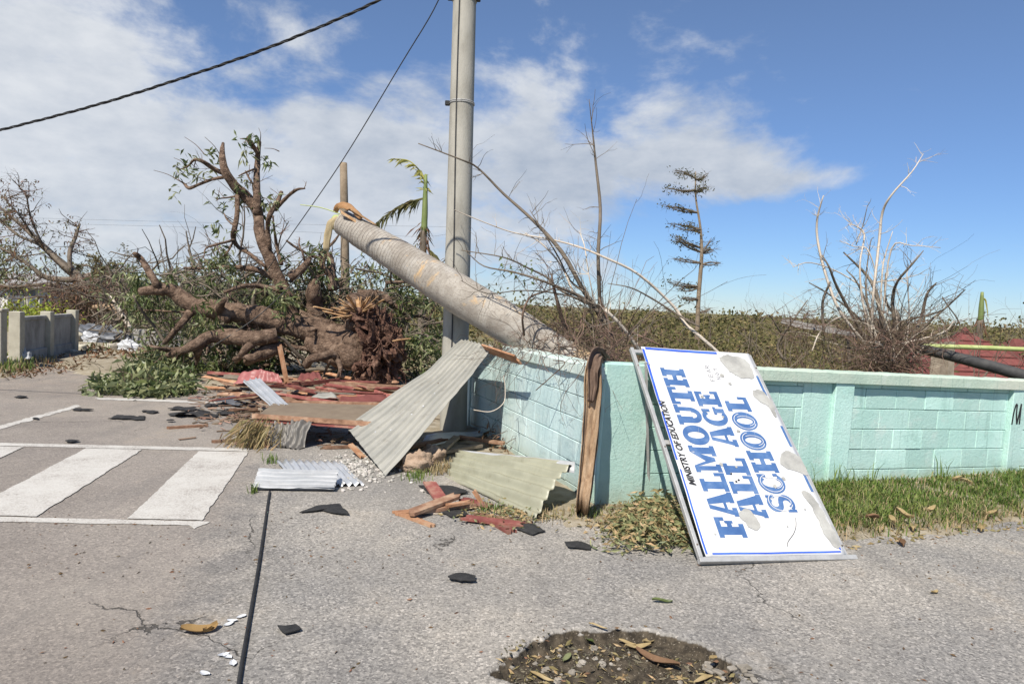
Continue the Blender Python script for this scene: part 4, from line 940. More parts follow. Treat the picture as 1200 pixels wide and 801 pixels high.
L1(TA, [(600, 640, 22), (580, 560, 16), (567, 480, 11), (560, 410, 7)], D-0.2, None, 7, 6, 0.3)
L1(TA, [(640, 700, 46), (690, 668, 40), (722, 630, 28), (737, 598, 12)], D, D+0.3, 9, 5, 0.35)
L1(TA, [(715, 640, 18), (700, 590, 10), (683, 545, 8), (685, 515, 5)], D+0.2, None, 6, 4, 0.2)
L1(TC, [(400, 330, 80), (395, 250, 84), (388, 180, 76), (398, 110, 44)], D+0.35, None, 12, 4, 0.3, 0.25)
L1(TA, [(835, 760, 34), (825, 690, 30), (790, 640, 22), (785, 590, 18), (840, 540, 14), (870, 500, 8)], D+0.3, D+0.7, 8, 8, 0.35)
L1(TA, [(850, 760, 38), (835, 690, 38), (830, 620, 34), (822, 580, 20)], D+0.45, None, 9, 4, 0.3)
L1(TA, [(560, 700, 30), (500, 670, 26), (420, 655, 24), (340, 650, 16), (250, 660, 12), (140, 655, 10)], D+0.4, D+0.9, 8, 9, 0.4)
L1(TA, [(600, 760, 30), (520, 745, 22), (430, 740, 20), (330, 770, 14)], D-0.1, D-0.5, 8, 6, 0.4)
L1(TC, [(640, 210, 70), (700, 205, 66), (760, 215, 50), (800, 250, 24)], D+0.3, D+0.6, 10, 3, 0.4)
L1(TC, [(760, 215, 24), (830, 270, 22), (870, 310, 12)], D+0.5, D+0.9, 7, 5, 0.4)
L1(TC, [(350, 570, 44), (375, 535, 46), (430, 525, 46), (490, 515, 44), (515, 540, 32)], D-0.75, None, 10, 1, 0.2)
L1(TC, [(515, 545, 30), (530, 590, 24), (505, 650, 16)], D-0.8, None, 7, 1, 0.2)
L1(TC, [(475, 545, 16), (455, 590, 14), (430, 640, 9)], D-0.85, None, 6, 1, 0.2)
L1(TC, [(120, 500, 50), (80, 530, 44), (20, 520, 36), (-30, 540, 20)], D-0.4, D-0.7, 8, 4, 0.4)
L1(TC, [(-10, 425, 24), (60, 360, 26), (110, 400, 30)], D+0.3, None, 7, 2, 0.3)
for zf, q in ((TA, (145, 42, 240, 125)), (TA, (240, 42, 320, 140)), (TA, (0, 198, 118, 246)), (TA, (95, 140, 150, 180)), (TA, (493, 0, 500, 65)), (TA, (520, 95, 590, 110)), (TA, (612, 400, 600, 500)), (TA, (640, 455, 590, 500))):
    mb = MB(); limb(mb, zf, [(q[0], q[1], 2.0), ((q[0]+q[2])/2+6, (q[1]+q[3])/2-5, 3.0), (q[2], q[3], 5)], D+0.3, D+0.3, 4, 3, 0, 5, 0.1); tw.add(np.concatenate(mb.v), [list(x) for x in mb.f])
tw.build('twigs', M_TWIG, tree, kind='stuff')
# torn crown of the stump and splinters
mb = MB(); limb(mb, TC, [(640, 380, 150), (620, 300, 150), (625, 240, 130), (640, 200, 70)], D-0.15, None, 16, 6, 0.45, 5, 0.0); mb.build('broken_stump', M_BARK, tree, smooth=True)
for k in range(26):                                      # shattered wood standing out of the break
    a0 = random.uniform(-1.9, 1.0); r0_ = random.uniform(20, 60); x0_, y0_ = 630+r0_*math.sin(a0)*.8, 300-r0_*math.cos(a0)*.6; L_s = random.uniform(40, 105)
    x1_, y1_ = x0_+L_s*math.sin(a0), y0_-L_s*math.cos(a0)*.75; mb = MB(); beam(mb, P(*TC(x0_, y0_), D-0.45), P(*TC(x1_, y1_), D-0.45+random.gauss(-.08, .1)), random.uniform(.02, .07), .012, random.gauss(0, .6), 0, .09); mb.build('splinter', M_SPLIT, tree)
for q in ([(400, 265), (480, 270), (560, 300)], [(810, 440), (850, 436), (885, 430)], [(450, 290), (520, 290), (575, 320)]):
    mb = MB(); beam(mb, P(*TC(*q[0]), D-0.6), P(*TC(*q[2]), D-0.5), .05, .02, .3, 0, .08); mb.build('splinter', M_SPLIT, tree)
def lumpy(mb, c, rad, nu=28, nv=20, amp=0.35, sc=2.6, seed=0.0, mi=0):
    c = np.asarray(c, float); v = []
    for j in range(nv+1):
        th = math.pi*j/nv
        for i in range(nu):
            ph = 2*math.pi*i/nu; d = np.array([math.sin(th)*math.cos(ph), math.sin(th)*math.sin(ph), math.cos(th)])
            k = 1+amp*(nz(d, sc, seed)+0.6*nz(d, sc*2.4, seed+3)+0.35*nz(d, sc*6, seed+8)); v.append(c+d*k*np.asarray(rad))
    f = [(j*nu+i, (j+1)*nu+i, (j+1)*nu+(i+1) % nu, j*nu+(i+1) % nu) for j in range(nv) for i in range(nu)]
    mb.add(v, f, mi)
mb = MB(); rc = P(*TC(735, 510), D-0.1)
lumpy(mb, rc, (0.35, 0.5, 0.66), 64, 52, 0.62, 2.6, 1.0); lumpy(mb, P(*TC(690, 600), D-0.3), (0.26, 0.35, 0.36), 28, 22, 0.5, 3, 4.0); lumpy(mb, P(*TC(650, 330), D-0.2), (0.27, 0.3, 0.3), 28, 22, 0.5, 3, 9.0)
lumpy(mb, P(*TC(800, 480), D-0.2), (0.2, 0.3, 0.33), 24, 20, 0.5, 3, 14.0)
rb = mb.build('root_plate', M_ROOT, tree, smooth=False)
mb = MB()
for k in range(75):                                     # roots hanging from the plate
    d = rng.normal(size=3); d[1] = -abs(d[1]); d /= np.linalg.norm(d); p0 = rc+d*np.array([0.34, 0.5, 0.66])*0.95
    r0 = random.choice((0.006, 0.008, 0.010, 0.014, 0.022, 0.035)); dd_ = d+rng.normal(size=3)*0.5+np.array([0.2, 0, -0.5])
    grow(mb, p0, dd_, random.uniform(0.2, 0.55), r0, 1, (1, 3), 0.9, -0.5, None, 0.6, 5, 0.8, 5)
mb.build('roots', M_ROOT, rb)
# foliage -------------------------------------------------------------
fol = MB(); pale = MB()
spots = [(TA, a, b, 14) for a, b in ((150, 135), (125, 192), (240, 212), (280, 130), (270, 125), (110, 300), (335, 370), (300, 450), (302, 342), (300, 480), (420, 140), (533, 157), (480, 60), (480, 390), (400, 340), (405, 250), (410, 270), (520, 350), (510, 380), (530, 330), (445, 50))]
spots += [(TA, random.gauss(300, 20), random.uniform(570, 650), 12) for _ in range(8)]+[(TA, random.gauss(370, 12), random.uniform(580, 660), 12) for _ in range(5)]
for zf, a, b, n in spots:
    cluster(fol if random.random() < 0.6 else pale, P(*zf(a, b), D+0.3+random.uniform(-0.15, 0.2)), int(n*.65), 0.17, 0.05, 0.07, (0, 0, -0.7))
def region(x0, x1, y0, y1, n, d0, d1, k=11, L=0.18, mbs=(0.6,), bias=(0, 0, -0.7)):
    for _ in range(n):
        x, y = random.uniform(x0, x1), random.uniform(y0, y1); d = random.uniform(d0, d1)
        p = P(x, y, d)
        if p[2] < 0.06: p[2] = 0.06+random.random()*0.1
        cluster(fol if random.random() < mbs[0] else pale, p, k, L, L*0.25, 0.09, bias)
region(152, 178, 312, 362, 22, 12.9, 13.3); region(180, 330, 322, 350, 42, 13.4, 14.6); region(160, 330, 345, 400, 60, 13.4, 14.6)
region(190, 320, 400, 445, 70, 12.9, 13.5, 12, 0.18, (0.85,)); region(300, 345, 345, 372, 12, 12.9, 13.6); region(350, 390, 310, 365, 22, 13.2, 13.9)
region(405, 480, 305, 350, 34, 13.5, 14.4); region(440, 520, 340, 420, 70, 13.5, 14.8); region(455, 520, 395, 450, 46, 13.0, 13.9)
region(285, 420, 395, 440, 40, 13.4, 13.9, 12, 0.18, (0.9,)); region(355, 380, 285, 330, 7, 13, 13.4); region(320, 338, 330, 372, 9, 12.4, 12.7); region(240, 262, 350, 392, 6, 12.3, 12.6)
for p, d in tips:
    if random.random() < 0.035: cluster(fol if random.random() < 0.6 else pale, p, random.randint(4, 9), 0.16, 0.042, 0.04, (0, 0, -0.6))
region(150, 340, 312, 345, 14, 13.6, 15.2, 9, 0.16, (0.4,)); region(340, 520, 300, 400, 36, 13.8, 15.2, 9, 0.16, (0.4,)); region(180, 330, 350, 430, 60, 13.4, 14.6, 9, 0.16, (0.4,))
fol.build('foliage', M_LEAF, tree, kind='stuff'); pale.build('wilted_foliage', M_LEAFP, tree, kind='stuff')
for k in range(64):                                      # snapped secondary limbs lying through the tangle
    if k < 40: x, y, d = random.uniform(190, 440), random.uniform(365, 442), random.uniform(12.7, 13.9)
    else: x, y, d = random.uniform(300, 520), random.uniform(300, 400), random.uniform(13.3, 14.6)
    p = P(x, y, d); p[2] = max(p[2], .12); dr = np.array([random.gauss(0, 1), random.gauss(0, .4), random.gauss(.15, .45)]); dr /= np.linalg.norm(dr); L = random.uniform(.5, 1.5); r = random.uniform(.018, .06); q = [p]
    for _ in range(4):
        dr = dr+rng.normal(size=3)*.22; dr /= np.linalg.norm(dr); q.append(q[-1]+dr*L/4); q[-1][2] = max(q[-1][2], .06)
    mb = MB(); tube(mb, q, [r, r*.95, r*.85, r*.75, r*.6], 8, 3, .18, 7); sprout(mb, np.array(q), [r]*5, 3, .3, 1, None, .1, .2, rr=.008); mb.build('limb', random.choice((M_BARK, M_BARK, M_BARK2)), tree, smooth=True)
bt = MB()
for _ in range(420):                                     # tangle of broken branches in and behind the trunk
    x, y = random.uniform(170, 520), random.uniform(305, 440); p = P(x, y, random.uniform(13.1, 14.8))
    if p[2] < 0.05: p[2] = 0.1
    grow(bt, p, rng.normal(size=3)*np.array([1, 0.6, 0.6])+np.array([0, 0, 0.1]), random.uniform(0.4, 1.1), random.uniform(0.008, 0.022), 1, (1, 3), 0.6, -0.1)
bt.build('broken_branches', M_BARK2, tree, kind='stuff')
# fallen leafy branch on the road ------------------------------------
gl = MB(); gp = MB(); gt = MB(); hb = G(185, 455); heap = thing('leafy_branch', (hb[0], hb[1], 0), 'heap of wilting green leaves on a torn branch lying on the road', 'branch')
for _ in range(240):
    x = random.triangular(98, 232, 185); y = random.uniform(436, 466) if x > 150 else random.uniform(450, 463)
    g = G(x, max(y, 442)); g[2] = random.random()*max(0.05, (466-y)/60*(1 if x > 150 else 0.3))
    cluster(gl if random.random() < 0.3 else gp, g, 10, 0.18, 0.06, 0.08, (0, 0, 0.2), 0.4)
for _ in range(22):
    g = G(random.uniform(130, 225), random.uniform(448, 462)); g[2] = 0.06
    grow(gt, g, np.array([random.uniform(-1, 1), random.uniform(-.5, .5), random.uniform(0, .5)]), random.uniform(0.3, 0.8), 0.009, 1, (1, 2), 0.4)
gl.build('leaves', M_LEAF, heap, kind='stuff'); gp.build('wilted_leaves', M_LEAFP, heap, kind='stuff'); gt.build('stems', M_TWIG, heap, kind='stuff')

# ------------------------------------------------------------------ torn metal sheets
def sheet(name, c, ncor, amp, mat, label, axis='v', nu=None, nv=10, warp=0.02, bend=None, wscale=2.0, seed=0.0, group='torn metal sheets', parent=None, ragg=0.003, trap=False):
    """corners BL, BR, TR, TL; ridges run along v (axis 'v') or along u"""
    BL, BR, TR, TL_ = [np.asarray(q, float) for q in c]; N = np.cross(BR-BL, TL_-BL); N /= np.linalg.norm(N)
    n_c = ncor*10; nu_, nv_ = (n_c, nv) if axis == 'v' else (nv, n_c); v = []
    for j in range(nv_+1):
        for i in range(nu_+1):
            a, b = i/nu_, j/nv_
            p = (BL*(1-a)+BR*a)*(1-b)+(TL_*(1-a)+TR*a)*b
            t = (a if axis == 'v' else b)
            if trap:
                x = (t*ncor) % 1; wv = (0.0, 0.0, 0.1, 1.0, 1.0, 0.1, 0.0, 0.0, 0.0, 0.0)[int(round(x*10)) % 10]*2-1
            else: wv = math.sin(2*math.pi*ncor*t)
            h = amp*wv+warp*(nz((a*wscale, b*wscale, seed), 1)+0.4*nz((a*wscale*3, b*wscale*3, seed+4), 1))
            if bend: h += bend(a, b)
            e = 1.0 if (i in (0, nu_) or j in (0, nv_)) else 0.0
            v.append(p+N*h+e*ragg*rng.normal(size=3)*0.5)
    mb = MB(); mb.add(v, [(j*(nu_+1)+i, j*(nu_+1)+i+1, (j+1)*(nu_+1)+i+1, (j+1)*(nu_+1)+i) for j in range(nv_) for i in range(nu_)])
    if parent is None: o = mb.build(name, mat, smooth=not trap, label=label, cat='metal sheet', group=group)
    else: o = mb.build(name, mat, parent, smooth=True)
    s = o.modifiers.new('thick', 'SOLIDIFY'); s.thickness = 0.0022; s.offset = 0
    return o
def g3(x, y, z=0.01): return G(x, y, z)
big = sheet('corrugated_sheet', [P(405, 499, 7.5), g3(451, 556, 0.02), P(577, 404, 7.45), P(541, 398, 8.42)], 9, 0.012, M_CREAM, 'long cream corrugated roofing sheet leaning on the blue wall across the pole base', 'v', nv=26, warp=0.022,
            bend=lambda a, b: -0.03*math.exp(-((b-0.66)/0.10)**2)*(1-a)-0.01*a*math.sin(b*9)-0.03*math.sin(b*3.14), seed=3, trap=True)
for (a, b) in ((0.25, 0.22), (0.4, 0.15), (0.55, 0.2), (0.62, 0.35), (0.72, 0.45), (0.45, 0.5), (0.66, 0.55), (0.5, 0.62), (0.8, 0.1)):
    me = big.data; nu_ = 9*10; idx = int(b*26)*(nu_+1)+int(a*nu_); q = np.array(me.vertices[idx].co); n = np.array(me.vertices[idx].normal); n = n if n[1] < 0 else -n
    mb = MB(); tube(mb, [q-n*0.002, q+n*0.008], [0.010, 0.008], 6); mb.build('nail', M_BARK2 if random.random() < .5 else M_PLASTIC, big)
sheet('corrugated_sheet', [g3(520, 557, 0.01), g3(628, 609, 0.01), P(673, 541, 5.72), P(541, 527, 6.95)], 6, 0.017, M_OLIVE, 'beige corrugated sheet with bent white edge propped low against the palm husk', 'u', nv=34, warp=0.035, seed=8,
      bend=lambda a, b: 0.05*math.sin(b*math.pi)-0.04*max(0, 0.25-a)*4*(1-b))
def ridgecap(name, pts0, pts1, mat, label):              # simple folded strip between two polylines
    mb = MB(); a = smoothpath(np.array(pts0), 4); b = smoothpath(np.array(pts1), 4); n = len(a)
    mb.add(np.concatenate([a, b]), [(i, i+1, n+i+1, n+i) for i in range(n-1)])
    o = mb.build(name, mat, smooth=True, label=label, cat='metal sheet'); s = o.modifiers.new('thick', 'SOLIDIFY'); s.thickness = 0.003; return o
ridgecap('flashing', [P(541, 527, 6.93), P(580, 531, 6.5), P(630, 536, 6.1), P(674, 541, 5.70)], [P(545, 536, 6.82), P(583, 542, 6.40), P(632, 549, 6.00), P(673, 554, 5.60)], M_WHITESHEET, 'white folded flashing along the top edge of the beige sheet')
sheet('corrugated_sheet', [g3(352, 571, 0.02), g3(427, 567, 0.015), g3(398, 540, 0.03), g3(324, 540, 0.04)], 9, 0.014, M_ZINC, 'silver corrugated scrap lying flat under the white folded sheet', 'v', nv=10, warp=0.03, seed=12)
fs_ = sheet('folded_sheet', [G(296, 569, 0.045), G(392, 571, 0.042), P(397, 550, 5.98), P(304, 548, 6.02)], 5, 0.012, M_WHITESHEET, 'bright white folded metal sheet lying at the end of the black cable', 'u', nv=16, warp=0.014, seed=15, trap=True)
sheet('curled_edge', [G(299, 573, 0.006), G(391, 574, 0.006), G(393, 571, 0.044), G(292, 567, 0.05)], 1, 0.006, M_ZINCD, '', 'u', nv=12, warp=0.012, seed=16, parent=fs_)
sheet('ribbed_strip', [P(322, 480, 8.2), P(338, 473, 8.3), P(304, 442, 9.3), P(284, 446, 9.2)], 3, 0.012, M_ZINC, 'narrow bright ribbed metal strip propped on the brown panel', 'v', nv=8, warp=0.01, seed=18, trap=True)
sheet('crumpled_sheet', [g3(313, 522, 0.01), g3(350, 526, 0.01), P(368, 494, 7.45), P(322, 492, 7.6)], 7, 0.016, M_DULL, 'dull grey crumpled corrugated sheet under the brown panel', 'v', nv=12, warp=0.12, seed=21)
sheet('corrugated_sheet', [g3(492, 523, 0.03), g3(565, 512, 0.03), g3(583, 503, 0.05), g3(500, 509, 0.06)], 5, 0.012, M_ZINC, 'shaded silver sheet lying flat at the foot of the concrete pole', 'u', nv=8, warp=0.03, seed=24)
sheet('bent_sheet', [P(273, 450, 10.7), P(300, 446, 10.6), P(305, 432, 10.7), P(284, 437, 10.9)], 2, 0.012, M_REDSHEET, 'faded red metal sheet bent at the left edge of the debris pile', 'v', nv=8, warp=0.04, seed=27)
sheet('bent_sheet', [P(300, 446, 10.6), P(331, 448, 10.5), P(326, 438, 10.6), P(305, 432, 10.7)], 3, 0.012, M_REDSHEET, 'dark red metal sheet sloping behind the upright stake', 'v', nv=8, warp=0.03, seed=29)
sheet('bent_sheet', [P(348, 446, 10.6), P(378, 443, 10.6), P(372, 435, 10.8), P(352, 438, 10.8)], 3, 0.012, M_ROOFRED, 'deep red ribbed sheet lying below the cut branch', 'v', nv=6, warp=0.03, seed=31)
sheet('scrap_sheet', [P(361, 466, 9.7), P(398, 467, 9.5), P(389, 459, 9.8), P(372, 461, 9.9)], 1, 0.004, M_CREAM, 'pale triangular scrap of sheet on the debris pile', 'v', nv=6, warp=0.05, seed=33)
sheet('bent_sheet', [P(395, 472, 9.0), P(455, 470, 9.0), P(452, 462, 9.2), P(402, 464, 9.2)], 3, 0.006, M_ROOFRED, 'crimson sheet lying behind the brown panel', 'u', nv=6, warp=0.03, seed=35)
# brown panel with red edge boards ------------------------------------
pnl = thing('panel_board', G(380, 500), 'brown fascia panel with red painted edges raised across the debris', 'panel')
c4 = [P(302, 486, 7.7), P(470, 497, 7.35), P(470, 475, 8.1), P(322, 471, 8.5)]
mb = MB(); N_ = np.cross(c4[1]-c4[0], c4[3]-c4[0]); N_ /= np.linalg.norm(N_)
mb.add([*c4, *[q-N_*0.015 for q in c4]], [(0, 1, 2, 3), (7, 6, 5, 4), (0, 4, 5, 1), (1, 5, 6, 2), (2, 6, 7, 3), (3, 7, 4, 0)]); mb.build('board', M_PANEL, pnl)
mb = MB(); beam(mb, P(298, 487, 7.65), P(470, 499, 7.3), 0.05, 0.05, 0.1, 0, 0.05); mb.build('edge_board', M_RAWWOOD, pnl)
mb = MB(); beam(mb, P(300, 491.5, 7.66), P(450, 502, 7.33), 0.03, 0.04, 0.1, 0, 0.05); mb.build('edge_board', M_REDWOOD, pnl)
mb = MB(); beam(mb, P(335, 471, 8.5), P(470, 474, 8.12), 0.045, 0.045, 0.0, 0, 0.05); mb.build('edge_board', M_RAWWOOD, pnl)
for x, d in ((345, 8.2), (440, 7.9)):
    mb = MB(); q = P(x, 490, d); beam(mb, q+np.array([0, 0, -0.02]), np.array([q[0], q[1], 0.0]), 0.09, 0.06); mb.build('support_block', M_RAWWOOD, pnl)
# orange board on the wall --------------------------------------------
mb = MB(); beam(mb, P(568, 408, 7.5), P(606, 421, 6.8), 0.12, 0.02, 0.8, 0, 0.05); mb.build('orange_board', M_ORANGEWOOD, label='splintered orange board poking out from under the leaning cream sheet', cat='board')
# planks by the beige sheet -------------------------------------------
GP = 'broken planks in front of the beige sheet'
plank((504, 566), (517, 585), 0.11, 0.02, M_REDWOOD, 'short red painted plank standing out from the small plank pile', 0.06, 0.02, group=GP)
plank((483, 600), (534, 581), 0.10, 0.025, M_RAWWOOD, 'broad brown plank on top of the small plank pile', 0.05, 0.08, group=GP)
plank((492, 598), (556, 590), 0.09, 0.03, M_RAWWOOD, 'long brown plank under the broad brown one', 0.03, 0.03, group=GP)
plank((524, 592), (548, 588), 0.05, 0.02, M_ORANGEWOOD, 'short orange batten across the small plank pile', 0.06, 0.07, group=GP)
plank((464, 601), (500, 598), 0.08, 0.02, M_ORANGEWOOD, 'flat orange board sliver at the near end of the plank pile', 0.012, 0.012, group=GP)
plank((470, 602), (508, 616), 0.045, 0.02, M_ORANGEWOOD, 'thin orange lath angled out onto the asphalt', 0.011, 0.011, group=GP)
plank((545, 585), (572, 592), 0.08, 0.02, M_REDWOOD, 'red plank end tucked beneath the beige sheet', 0.05, 0.03, group=GP)
plank((558, 579), (566, 592), 0.04, 0.02, M_ORANGEWOOD, 'small upright orange splinter beside the beige sheet', 0.10, 0.02, group=GP)
plank((546, 606), (608, 614), 0.09, 0.022, M_REDWOOD, 'red and raw split plank lying alone nearest the open asphalt', 0.03, 0.02, group=GP)
plank((582, 613), (598, 622), 0.08, 0.02, M_REDWOOD, 'small red block under the split plank', 0.011, 0.011, group=GP)
plank((560, 602), (620, 612), 0.05, 0.015, M_RAWWOOD, 'thin raw strip behind the split plank', 0.015, 0.012, group=GP)
wire('light_twig', [np.array([*G(x, y)[:2], 0.01]) for x, y in ((498, 602), (515, 603), (530, 598), (545, 590))], 0.006, M_PALE, 'pale bent twig beside the plank pile', 4)['category'] = 'twig'
# debris pile -----------------------------------------------------------
GD = 'broken boards in the debris pile'
mats = [M_REDWOOD, M_REDWOOD, M_RAWWOOD, M_RAWWOOD, M_ORANGEWOOD, M_GREYWOOD]
LBL = {id(M_REDWOOD): 'red painted board lying in the debris pile before the uprooted tree', id(M_RAWWOOD): 'brown broken board lying in the debris pile before the uprooted tree', id(M_ORANGEWOOD): 'orange raw board lying in the debris pile before the uprooted tree', id(M_GREYWOOD): 'grey weathered board lying in the debris pile before the uprooted tree'}
for k in range(90):
    x = random.triangular(248, 490, 360); y = random.uniform(447, 484); g = G(x, y); a = random.gauss(0, 0.45); L = random.uniform(0.3, 1.3); z = random.uniform(0.02, 0.20)
    dv = np.array([math.cos(a), math.sin(a)*0.8, random.gauss(0, 0.06)])*L/2; g[2] = z
    p0, p1 = g-dv, g+dv; p0[2] = max(0.03, p0[2]); p1[2] = max(0.03, p1[2]); m_ = random.choice(mats)
    mb = MB(); bw_ = random.uniform(0.04, 0.12); beam(mb, p0, p1, bw_, random.uniform(0.015, 0.035), random.gauss(0, 0.5), 0, 0.08)
    mb.build('plank', m_, label=('long ' if L > 0.95 else 'short ' if L < .6 else 'medium length ')+('broad ' if bw_ > .08 else 'narrow ')+LBL[id(m_)], cat='plank', group=GD)
mb = MB(); beam(mb, P(328, 407, 10.9), P(336, 448, 10.8), 0.11, 0.03, 1.4, 0, 0.06); mb.build('stake', M_ORANGEWOOD, label='upright orange wooden stake in front of the fallen trunk', cat='plank')
plank((198, 501), (244, 498), 0.04, 0.03, M_RAWWOOD, 'brown stick lying on the road behind the crosswalk', 0.015, 0.015, group='sticks on the road')
plank((252, 517), (290, 515), 0.04, 0.03, M_RAWWOOD, 'brown stick lying beside the crosswalk corner', 0.015, 0.015, group='sticks on the road')
plank((383, 524), (412, 523), 0.04, 0.03, M_RAWWOOD, 'brown lath on the ground in the shade of the brown panel', 0.02, 0.02, group='sticks on the road')
plank((411, 521), (425, 535), 0.06, 0.02, M_ORANGEWOOD, 'orange board end beside the big leaning sheet', 0.1, 0.02, group='sticks on the road')
# small litter in and around the pile: countless
lit = MB()
for k in range(1700):
    x = random.triangular(215, 520, 350); y = random.uniform(445, 496 if random.random() < .8 else 525); g = G(x, y); g[2] = 0.012+0.05*random.random()**2; a = random.random()*6.28; L = random.uniform(0.03, 0.22)
    beam(lit, g, g+np.array([math.cos(a), math.sin(a), random.gauss(0, 0.1)])*L, random.uniform(0.006, 0.03), 0.006, random.random(), 0, 0.01)
lit.build('splinter_litter', M_LITTER, kind='stuff', label='splinters and wood chips scattered around the debris pile', cat='litter')
# bitumen shingles --------------------------------------------------------
def shard(pxs, label, z=0.010, lift=0.02, name='bitumen_shingle', mat=None, cat='shingle', group='black shingle scraps'):
    w = [G(*q)[:2] for q in pxs]; w = ragged(w, 0.03, 0.010 if len(pxs) < 8 else 0.022, pxs[0][0]); c = np.mean(w, axis=0)
    def zz(q): return z+lift*max(0, nz((q[0], q[1]), 4, pxs[0][0]))
    v = [(q[0], q[1], zz(q)) for q in w]+[((q[0]+c[0])/2, (q[1]+c[1])/2, zz((q+c)/2)+lift*0.3) for q in w]+[(c[0], c[1], zz(c)+lift*0.4)]
    n = len(w); mb = MB(); mb.add(v, [(i, (i+1) % n, n+(i+1) % n, n+i) for i in range(n)]+[(n+i, n+(i+1) % n, 2*n) for i in range(n)])
    o = mb.build(name, mat or M_SHINGLE, label=label, cat=cat, group=group); s = o.modifiers.new('thick', 'SOLIDIFY'); s.thickness = 0.006; return o
shard([(350, 602), (372, 594), (398, 592), (409, 605), (390, 603), (378, 599)], 'pointed black shingle scrap in the middle of the apron below the white sheet')
shard([(525, 679), (540, 674), (556, 678), (558, 684), (538, 685)], 'oval black shingle scrap alone on the asphalt beyond the planks')
shard([(661, 638), (680, 637), (694, 641), (692, 645), (664, 643)], 'rectangular black shingle scrap by the leaf litter near the sign')
shard([(516, 601), (535, 596), (551, 605), (530, 607)], 'black shingle tucked beside the small plank pile')
shard([(602, 617), (622, 615), (640, 624), (625, 628), (605, 622)], 'black shingle touching the split red plank')
shard([(325, 737), (345, 735), (353, 740), (335, 745)], 'thin dark shingle scrap beside the black cable', lift=0.004)
shard([(490, 570), (530, 571), (551, 579), (520, 584), (500, 578)], 'dark shingle under the standing red plank')
for k, (x, y, w, h) in enumerate(((228, 487, 58, 10), (150, 491, 44, 7), (215, 480, 40, 6), (265, 484, 26, 7), (175, 483, 22, 4), (95, 481, 24, 3), (250, 476, 20, 4), (25, 466, 18, 3))):
    shard([(x+w/2*math.cos(t)*random.uniform(.6, 1.25), y+h*.5*math.sin(t)*random.uniform(.3, 1.3)) for t in np.linspace(0, 6.28, 14)[:-1]], 'torn black roofing felt lying on the road before the debris pile', 0.012, 0.10 if k < 1 else 0.03, 'roofing_felt', None, 'roofing felt', 'roofing felt scraps on the road')
for k in range(8):
    x, y = random.uniform(0, 300), random.uniform(470, 520); w = random.uniform(4, 13); h = w*0.11
    shard([(x+w/2*math.cos(t)*random.uniform(.5, 1.3), y+h*math.sin(t)*random.uniform(.3, 1.3)) for t in np.linspace(0, 6.28, 9)[:-1]], 'tiny torn black roofing felt lying on the road before the debris pile', 0.012, 0.02, 'roofing_felt', None, 'roofing felt', 'roofing felt scraps on the road')
shard([(250, 473), (290, 465), (300, 455), (297, 470), (280, 478)], 'folded black felt sheet under the ribbed strip', 0.03, 0.12, 'roofing_felt', M_TARP, 'roofing felt')

# ------------------------------------------------------------------ clods, stones
def rock(p, r, mat, label=None, cat=None, group=None, parent=None, name='stone', sq=0.7, seed=None):
    mb = MB(); lumpy(mb, p, (r, r*random.uniform(.7, 1), r*sq), 8, 6, 0.45, 1.7, random.random()*50 if seed is None else seed)
    return mb.build(name, mat, parent, False, label=label, cat=cat, group=group)
for x, y, r, lb in ((488, 551, 0.13, 'large pale brown earth clod beside the foot of the big leaning sheet'), (506, 541, 0.12, 'rear pale brown earth clod behind the grass tuft'), (471, 548, 0.06, 'small reddish clod at the sheet corner')):
    mb = MB(); lumpy(mb, G(x, y)+np.array([0, 0, r*0.55]), (r*1.1, r, r*0.9), 30, 22, 0.35, 2, x); mb.build('earth_clod', M_CLOD, smooth=True, label=lb, cat='clod')
gr = MB()
for k in range(420):
    g = G(random.gauss(420, 28), random.gauss(550, 9)); r = random.uniform(0.006, 0.022); lumpy(gr, g+np.array([0, 0, r*0.4]), (r, r, r*0.7), 6, 4, 0.4, 1.5, k*1.7)
gr.build('gravel', M_GRAVEL, kind='stuff', label='pale limestone gravel spilled between the metal sheets', cat='gravel')
for k in range(70):                                     # stones in the pothole
    a = random.random()*6.283; q = random.uniform(0.45, 0.92); x, y = PC[0]+0.56*q*math.cos(a), PC[1]+0.36*q*math.sin(a)
    if random.random() < 0.5: x = PC[0]-abs(x-PC[0])
    z = road_z(x, y); r = random.choice((0.006, 0.008, 0.011, 0.014, 0.02))
    rock((x, y, z+r*0.3), r, M_STONE, 'pale rounded stone in the pothole', 'stone', 'stones in the pothole', sq=0.65)
for k in range(14):
    a = random.uniform(-0.5, 0.6); q = random.uniform(0.85, 1.05); x, y = PC[0]+0.58*q*math.cos(a), PC[1]+0.36*q*math.sin(a)
    shardc = G(0, 700); mb = MB(); r = random.uniform(0.02, 0.04); box(mb, (x, y, road_z(x, y)+0.01), (r*1.5, r*1.1, 0.014), Matrix.Rotation(random.random()*3, 3, 'Z') @ Matrix.Rotation(random.gauss(0, .25), 3, 'X'), bev=0.004)
    mb.build('asphalt_chunk', M_STONE, label='loose asphalt chunk at the cracked rim of the pothole', cat='chunk', group='asphalt chunks at the pothole rim')
